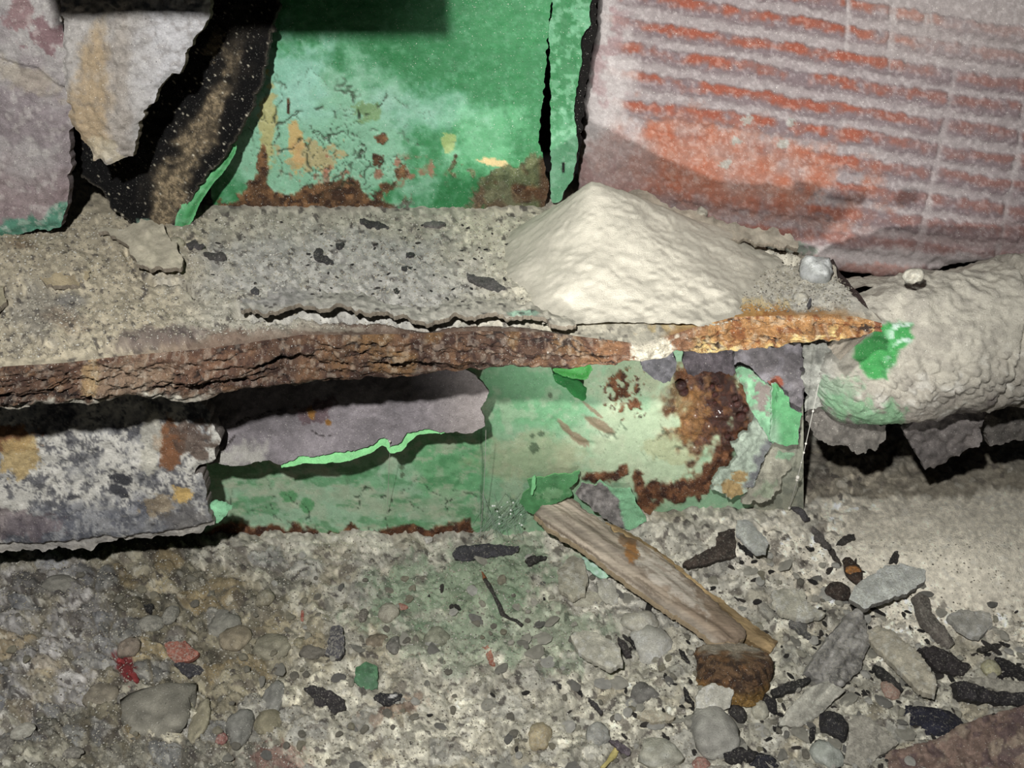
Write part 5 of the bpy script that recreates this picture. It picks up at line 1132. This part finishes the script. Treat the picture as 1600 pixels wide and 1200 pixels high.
# --- left of the ground
shard('red_flake', 'leaf shaped brick red flake', 'flake', [(254, 1004), (262, 1001), (290, 1003), (311, 1020), (296, 1033), (272, 1034), (261, 1022)], (152, 84, 66), .003, .004, (0, -.3))
shard('black_flake', 'dark flat flake just under the leaf shaped red flake', 'flake', [(268, 1036), (284, 1034), (304, 1038), (320, 1046), (310, 1056), (290, 1056)], (58, 56, 60), .003, .002, (0, -.2), M_CHAR)
shard('crimson_chip', 'crimson ragged chip above another like it', 'chip', ring(188, 1032, 18, 8, 25, 25), (138, 42, 42), .002, .001, m=M_PAINT)
shard('crimson_chip', 'crimson ragged chip, lower and larger of the pair', 'chip', ring(207, 1053, 34, 11, 52, 26), (130, 40, 40), .002, .001, m=M_PAINT)
stone('brown_stone', 'red brown lump beside the leaf shaped red flake', 'stone', 203, 1014, 15, 13, (124, 92, 74), .6, .45, .75)
stone('grey_boulder', 'broad flat grey stone half buried, widest in the brown rubble', 'stone', 255, 1112, 60, 48, (112, 108, 95), .22, .62, .5, 12)
stone('grey_stone', 'grey speckled stone half buried beside a yellow brown one', 'stone', 352, 978, 24, 17, (128, 128, 120), .6, .45, .8)
stone('yellow_stone', 'yellow brown stone half buried, touching the grey speckled one', 'stone', 370, 1003, 22, 17, (138, 112, 72), .6, .45, .8)
stone('brown_stone', 'dull brown stone at the edge of the broad flat grey stone', 'stone', 160, 1090, 24, 17, (126, 108, 84), .5, .45, .8)
stone('slate_stone', 'upright slate blue stone above an olive one', 'stone', 428, 1092, 15, 24, (116, 120, 124), .6, .45, .75)
stone('olive_stone', 'olive yellow lump below the slate blue stone', 'stone', 420, 1132, 22, 18, (140, 126, 78), .5, .45, .75)
stone('yellow_stone', 'narrow sand yellow stone beside the dark slate lump', 'stone', 314, 1128, 13, 28, (160, 146, 100), .6, .45, .8)
stone('slate_stone', 'dark slate lump beside the narrow sand yellow stone', 'stone', 374, 1138, 20, 26, (96, 100, 104), .6, .45, .65)
stone('red_pebble', 'tiny red pebble below the narrow sand yellow stone', 'pebble', 347, 1157, 8, 7, (148, 54, 50), .8, .4, .85)
stone('dark_pebble', 'flat dark pebble near the bottom corner of the rubble', 'pebble', 10, 1166, 13, 9, (70, 66, 62), .6, .4, .8)
stone('dark_pebble', 'flat dark pebble in brown grit below the broad flat stone', 'pebble', 112, 1178, 15, 7, (84, 80, 74), .6, .4, .8)
stone('pale_pebble', 'pale wedge shaped pebble near two flat dark ones', 'pebble', 38, 1150, 16, 9, (170, 166, 152), .6, .4, .65, 8, -20)
stone('grey_stone', 'grey lump beside crumbled wall dust under the mottled plate', 'stone', 92, 915, 26, 14, (112, 110, 106), .6, .45, .8)
shard('black_chip', 'small black wedge with a white fleck under the mottled plate', 'chip', [(222, 942), (240, 942), (236, 956), (228, 952)], (34, 32, 32), .003, .002, m=M_CHAR)
stone('grey_pebble', 'little round grey pebble beside the white crumb left of the broad flat stone', 'pebble', 191, 1091, 7, 7, (86, 82, 78), .8, .3, .9)
stone('olive_pebble', 'brown olive pebble set in grey dust below the green plate', 'pebble', 415, 937, 15, 13, (116, 106, 76), .6, .4, .75)
stone('grey_stone', 'smooth grey pebble pair member nearer the black wedge', 'pebble', 235, 975, 20, 12, (112, 110, 100), .5, .45, .8)
stone('grey_stone', 'round dark grey pebble next to the smooth grey one', 'pebble', 268, 966, 11, 14, (100, 98, 90), .6, .45, .85)
# --- on the ledge
def lsh(label, cx, cy, l, wd, ang, sd, rgb=(52, 49, 50)): shard('dark_flake', label, 'flake', ring(cx, cy, l, wd, ang, sd), rgb, .0016, .001, (0, -.1), M_CHAR, 'plate', 1.7, jag=(2, 8))
lsh('long black flake on the ledge, right against the rusty foot of the green panel', 584, 349, 52, 15, 12, 41)
lsh('two pointed black flake in the grey dust of the ledge, upper of a pair', 497, 393, 13, 9, 0, 42)
lsh('narrow black flake in the ledge dust, lower of a pair', 506, 404, 40, 10, 24, 43)
lsh('small square black flake on the ledge below the green panel rust', 532, 383, 14, 9, 5, 44)
lsh('largest dark flake on the ledge, lying in its middle', 762, 440, 74, 22, 18, 45, (78, 74, 72))
lsh('small dark flake on the ledge above the middle', 641, 396, 17, 9, 0, 46)
lsh('small dark flake near the mid ledge, below another', 636, 417, 16, 8, 10, 47)
lsh('tilted dark flake on the ledge near the foot of the tar sheet', 336, 398, 40, 14, 4, 48, (70, 66, 64))
lsh('dark flake in the corner where the tar sheet meets the ledge', 304, 382, 28, 12, 14, 49, (66, 62, 62))
lsh('grey flake pressed under the green panel foot on the ledge', 678, 349, 40, 9, -4, 50, (92, 88, 84))
lsh('dark chip at the head of the long crack in the ledge', 399, 453, 15, 12, 20, 51, (64, 62, 64))
lsh('tiny dark flake beside the sand pile, higher of two', 861, 411, 9, 7, 20, 52)
lsh('tiny dark flake beside the sand pile, lower of two', 866, 480, 16, 6, 48, 53, (84, 80, 76))
lsh('dark speck of flake between the middle flakes and the crack', 620, 453, 9, 8, 0, 54)
lsh('dark upright flake on the ledge near the pale blue stone', 1264, 472, 18, 7, -75, 55, (98, 96, 100))
stone('quartz_stone', 'pale blue white stone at the back corner of the ledge', 'stone', 1276, 428, 27, 17, (188, 194, 196), 1.0, .25, .6, 12, on='plate')
stone('cream_crumb', 'cream crumb on the ledge between sand pile and the pale blue stone', 'crumb', 1252, 463, 12, 9, (206, 198, 176), .8, .3, .7, on='plate')
stone('dust_clod', 'tan dust clod standing on the crust behind the sand pile', 'clod', 1095, 346, 9, 8, (190, 180, 156), 1.2, .1, .7, on='plate')
stone('tan_crumb', 'tan crumb on the ledge under the tip of the green sheet edge', 'crumb', 276, 387, 12, 8, (168, 156, 120), .8, .3, .75, on='plate')
stone('dust_clod', 'dust clod on top of the caked pipe below the clay tile', 'clod', 1425, 440, 15, 8, (184, 176, 156), 1, .2, .7, on='plate')
stone('white_crumb', 'white crumb at the foot of the rust band on the green plate', 'crumb', 668, 839, 8, 5, (214, 208, 200), 1, .2, .6)

# ================================================================== COBWEB
def strand(name, label, pts, r, knots=()):
    par = thing(name, label, 'cobweb', pts[-1])
    V = []; Q = []
    for p in pts:
        for j in range(5): V.append(np.array(p) + r * np.array([math.cos(j * 1.2566), math.sin(j * 1.2566), 0]))
    for k in range(len(pts) - 1):
        for j in range(5): Q.append((k * 5 + j, k * 5 + (j + 1) % 5, k * 5 + 5 + (j + 1) % 5, k * 5 + 5 + j))
    silk = mkobj('silk', V, Q, (190, 186, 176), M_WEB, par)
    for t, s in knots:
        i = min(int(t * (len(pts) - 1)), len(pts) - 2); p = np.array(pts[i]) + (np.array(pts[i + 1]) - np.array(pts[i])) * (t * (len(pts) - 1) - i)
        mkobj('dust_knot', p + IC2 * np.array([s * .7, s * .7, s]) , None, (206, 200, 186), M_WEB, silk, tri=IT2)
def line(a, b, n=14, sag=.0015, sd=0):
    a = np.array(a); b = np.array(b)
    return [a + (b - a) * t + np.array([sag * math.sin(t * 3.1 + sd) * .6, 0, -sag * math.sin(t * math.pi)]) for t in np.linspace(0, 1, n)]
strand('cobweb_strand', 'slanting dusty cobweb strand with pale knots beneath the caked pipe', line(at_y(1279, 600, -.05), ground_pos(1232, 798, .002)), .00022, ((.17, .0008), (.40, .0009), (.47, .0009), (.68, .0017), (.70, .0014), (.98, .0012), (.55, .0006)))
strand('cobweb_strand', 'faint upright cobweb thread from the tip of the grey peeling strip to the charred piece', line(at_y(757, 672, -.034), ground_pos(752, 850, .004), sd=1), .00014)
strand('cobweb_strand', 'faint upright cobweb thread hanging before the green plate near the strip notch', line(at_y(607, 690, -.034), at_y(608, 800, -.004), sd=2), .00013, ((.0, .0008),))
web = thing('cobweb_tuft', 'white green dusty cobweb tuft above the charred black piece', 'cobweb', ground_pos(785, 820))
rw = np.random.default_rng(5)
VV = []; QQ = []
for k in range(70):
    a = at_y(rw.uniform(750, 838), rw.uniform(768, 806), -.002 - .006 * rw.random()); b = ground_pos(rw.uniform(735, 820), rw.uniform(826, 850), .003)
    for p in line(a, b, 4, .001, k):
        for j in range(3): VV.append(p + .0001 * np.array([math.cos(j * 2.09), math.sin(j * 2.09), 0]))
    o_ = len(VV) - 12
    for kk_ in range(3):
        for j in range(3): QQ.append((o_ + kk_ * 3 + j, o_ + kk_ * 3 + (j + 1) % 3, o_ + kk_ * 3 + 3 + (j + 1) % 3, o_ + kk_ * 3 + 3 + j))
tag(mkobj('silk_tangle', VV, QQ, (170, 190, 170), M_WEB, web), None, None, None, 'stuff')
for k in range(16):
    p = at_y(rw.uniform(765, 828), rw.uniform(782, 822), -.012); s = rw.uniform(.0003, .0008)
    mkobj('dust_knot', p + IC2 * s, None, (206, 212, 200), M_WEB, web, tri=IT2)

# ================================================================== SCATTERED SMALL BITS (individuals that nothing tells apart) and grit
def place_bits(name, label, cat, group, n, cfun, size, rgbs, m, flatness, region, seed, on='ground'):
    r = np.random.default_rng(seed)
    protos = []
    for k in range(6):
        v_ = stone_arrays(seed + k, 8, .5, IC2) * np.array([1, flatness[1], flatness[0]])
        rgb = np.array(rgbs[k % len(rgbs)], float)
        c = vary(base(v_[:, 0], rgb), r.normal(size=len(v_)) * .3, .2)
        o = mkobj(name, v_, None, c, m, None, tri=IT2, loc=(0, 0, 0), smooth=False)
        protos.append(o)
    done = 0; tries = 0
    while done < n and tries < n * 60:
        tries += 1
        px = r.uniform(region[0], region[2]); py = r.uniform(region[1], region[3])
        if r.random() > cfun(px, py): continue
        p = surf(px, py, on); s = pxs(p) * r.uniform(*size)
        o = protos[done] if done < 6 else protos[done % 6].copy()
        if done >= 6: COL.objects.link(o)
        o.location = p + np.array([0, 0, s * flatness[0] * .5]); o.scale = (s, s, s)
        o.rotation_euler = (r.normal() * .2, r.normal() * .2, r.uniform(0, 6.28))
        tag(o, label, cat, group); done += 1
def dens(px, py):
    d = .12 + .9 * blob(np.array([px]), np.array([py]), 1330, 1060, 330, 190, 0, .3, 60, 991, .4)[0]
    d -= .9 * blob(np.array([px]), np.array([py]), 1540, 860, 210, 100, 0, .2, 60, 992, .2)[0]
    return d
place_bits('black_speck', 'tiny black flake, one of many strewn through the grey rubble', 'flake', 'tiny black flakes strewn on the ground', 170, dens, (4, 9), [BLK, (44, 40, 38), (58, 52, 48)], M_CHAR, (.3, .5), (640, 870, 1610, 1210), 71)
place_bits('cream_chip', 'small flat cream flake, one of many lying about in the pale rubble', 'flake', 'small flat cream flakes on the ground', 70, lambda x, y: dens(x, y) * .8 + .2, (8, 17), [(190, 185, 168), (172, 167, 150), (200, 197, 186)], M_STONE, (.22, .75), (620, 860, 1610, 1205), 75)
place_bits('grey_chip', 'small flat grey flake, one of many lying about in the rubble', 'flake', 'small flat grey flakes on the ground', 60, lambda x, y: dens(x, y) * .5 + .3, (7, 15), [(130, 127, 120), (112, 110, 106), (146, 142, 130)], M_STONE, (.22, .65), (300, 900, 1610, 1205), 76)
place_bits('dark_splinter', 'small black splinter, one of many lying about in the rubble', 'splinter', 'small black splinters on the ground', 45, dens, (9, 17), [BLK, (44, 40, 40), (60, 55, 52)], M_CHAR, (.18, .3), (820, 900, 1610, 1205), 77)
place_bits('cream_crumb', 'tiny cream crumb, one of many strewn through the grey rubble', 'crumb', 'tiny cream crumbs strewn on the ground', 170, lambda x, y: dens(x, y) * .8 + .15, (4, 9), [(196, 190, 172), (180, 174, 152), (206, 202, 190)], M_STONE, (.7, .8), (380, 865, 1610, 1210), 72)
place_bits('grey_crumb', 'tiny grey brown crumb, one of many strewn through the rubble', 'crumb', 'tiny grey crumbs strewn on the ground', 150, lambda x, y: .6, (4, 9), [(138, 132, 114), (122, 116, 102), (146, 138, 112)], M_STONE, (.6, .8), (0, 900, 1300, 1210), 73)
place_bits('black_speck', 'tiny black flake, one of many sprinkled on the dusty ledge', 'flake', 'tiny black flakes on the ledge', 70, lambda x, y: .35 + .65 * (x > 420) * (x < 860), (2.5, 5.5), [BLK, (52, 48, 46)], M_CHAR, (.35, .5), (330, 345, 900, 480), 74, 'plate')
def grit(name, label, n, seed, on, region, size, cfun, par=None):
    r = np.random.default_rng(seed)
    px = r.uniform(region[0], region[2], n * 2); py = r.uniform(region[1], region[3], n * 2)
    k = cfun(px, py) > r.random(n * 2); px = px[k][:n]; py = py[k][:n]; m_ = len(px)
    if on == 'ground': P = ground_pos(px, py)
    else: P = at_z(px, py, ZL); P[:, 2] += plate_disp(px, py, None)
    O = np.array([[1, 0, 0], [-1, 0, 0], [0, 1, 0], [0, -1, 0], [0, 0, 1], [0, 0, -1.]])
    F = np.array([[0, 2, 4], [2, 1, 4], [1, 3, 4], [3, 0, 4], [2, 0, 5], [1, 2, 5], [3, 1, 5], [0, 3, 5]])
    s = (r.uniform(size[0], size[1], m_) ** 1.0) * np.linalg.norm(P - CAM, axis=1) / FPX
    a = r.uniform(0, 6.28, m_); ca = np.cos(a); sa = np.sin(a)
    W = O[None] * r.uniform(.55, 1.2, (m_, 6, 1))
    V = np.stack([W[..., 0] * ca[:, None] - W[..., 1] * sa[:, None], W[..., 0] * sa[:, None] + W[..., 1] * ca[:, None], W[..., 2] * .8], -1) * s[:, None, None] + P[:, None] + np.array([0, 0, 1])[None, None] * (s * .25)[:, None, None]
    pal = np.array([(190, 185, 170), (182, 175, 156), (168, 160, 138), (150, 142, 122), (120, 112, 98), (84, 76, 68), (200, 196, 184), (150, 142, 116)])
    c = np.repeat(pal[r.integers(0, len(pal), m_)], 6, 0)
    t = (F[None] + 6 * np.arange(m_)[:, None, None]).reshape(-1, 3)
    o = mkobj(name, V.reshape(-1, 3), None, c, M_STONE, par, tri=t, smooth=False)
    return tag(o, label, None, None, 'stuff')
grit('grit', 'loose pale and dark grit covering the ground', 26000, 81, 'ground', (-60, 840, 1660, 1260), (.7, 2.0), lambda x, y: 1 - .75 * ss(0, .4, 1 - np.hypot((x - 1540) / 300, (y - 860) / 140)))
grit('loose_grit', None, 9000, 82, 'plate', (-40, 335, 900, 560), (.9, 2.1), lambda x, y: ((yat(x, FRONT) - y) > 12) * 1.0, plate)
grit('loose_grit', None, 2500, 83, 'plate', (1080, 390, 1330, 500), (.9, 2.1), lambda x, y: ((yat(x, FRONT) - y) > 8) * (y > 400 + (x - 1250) * .6) * 1.0, plate)
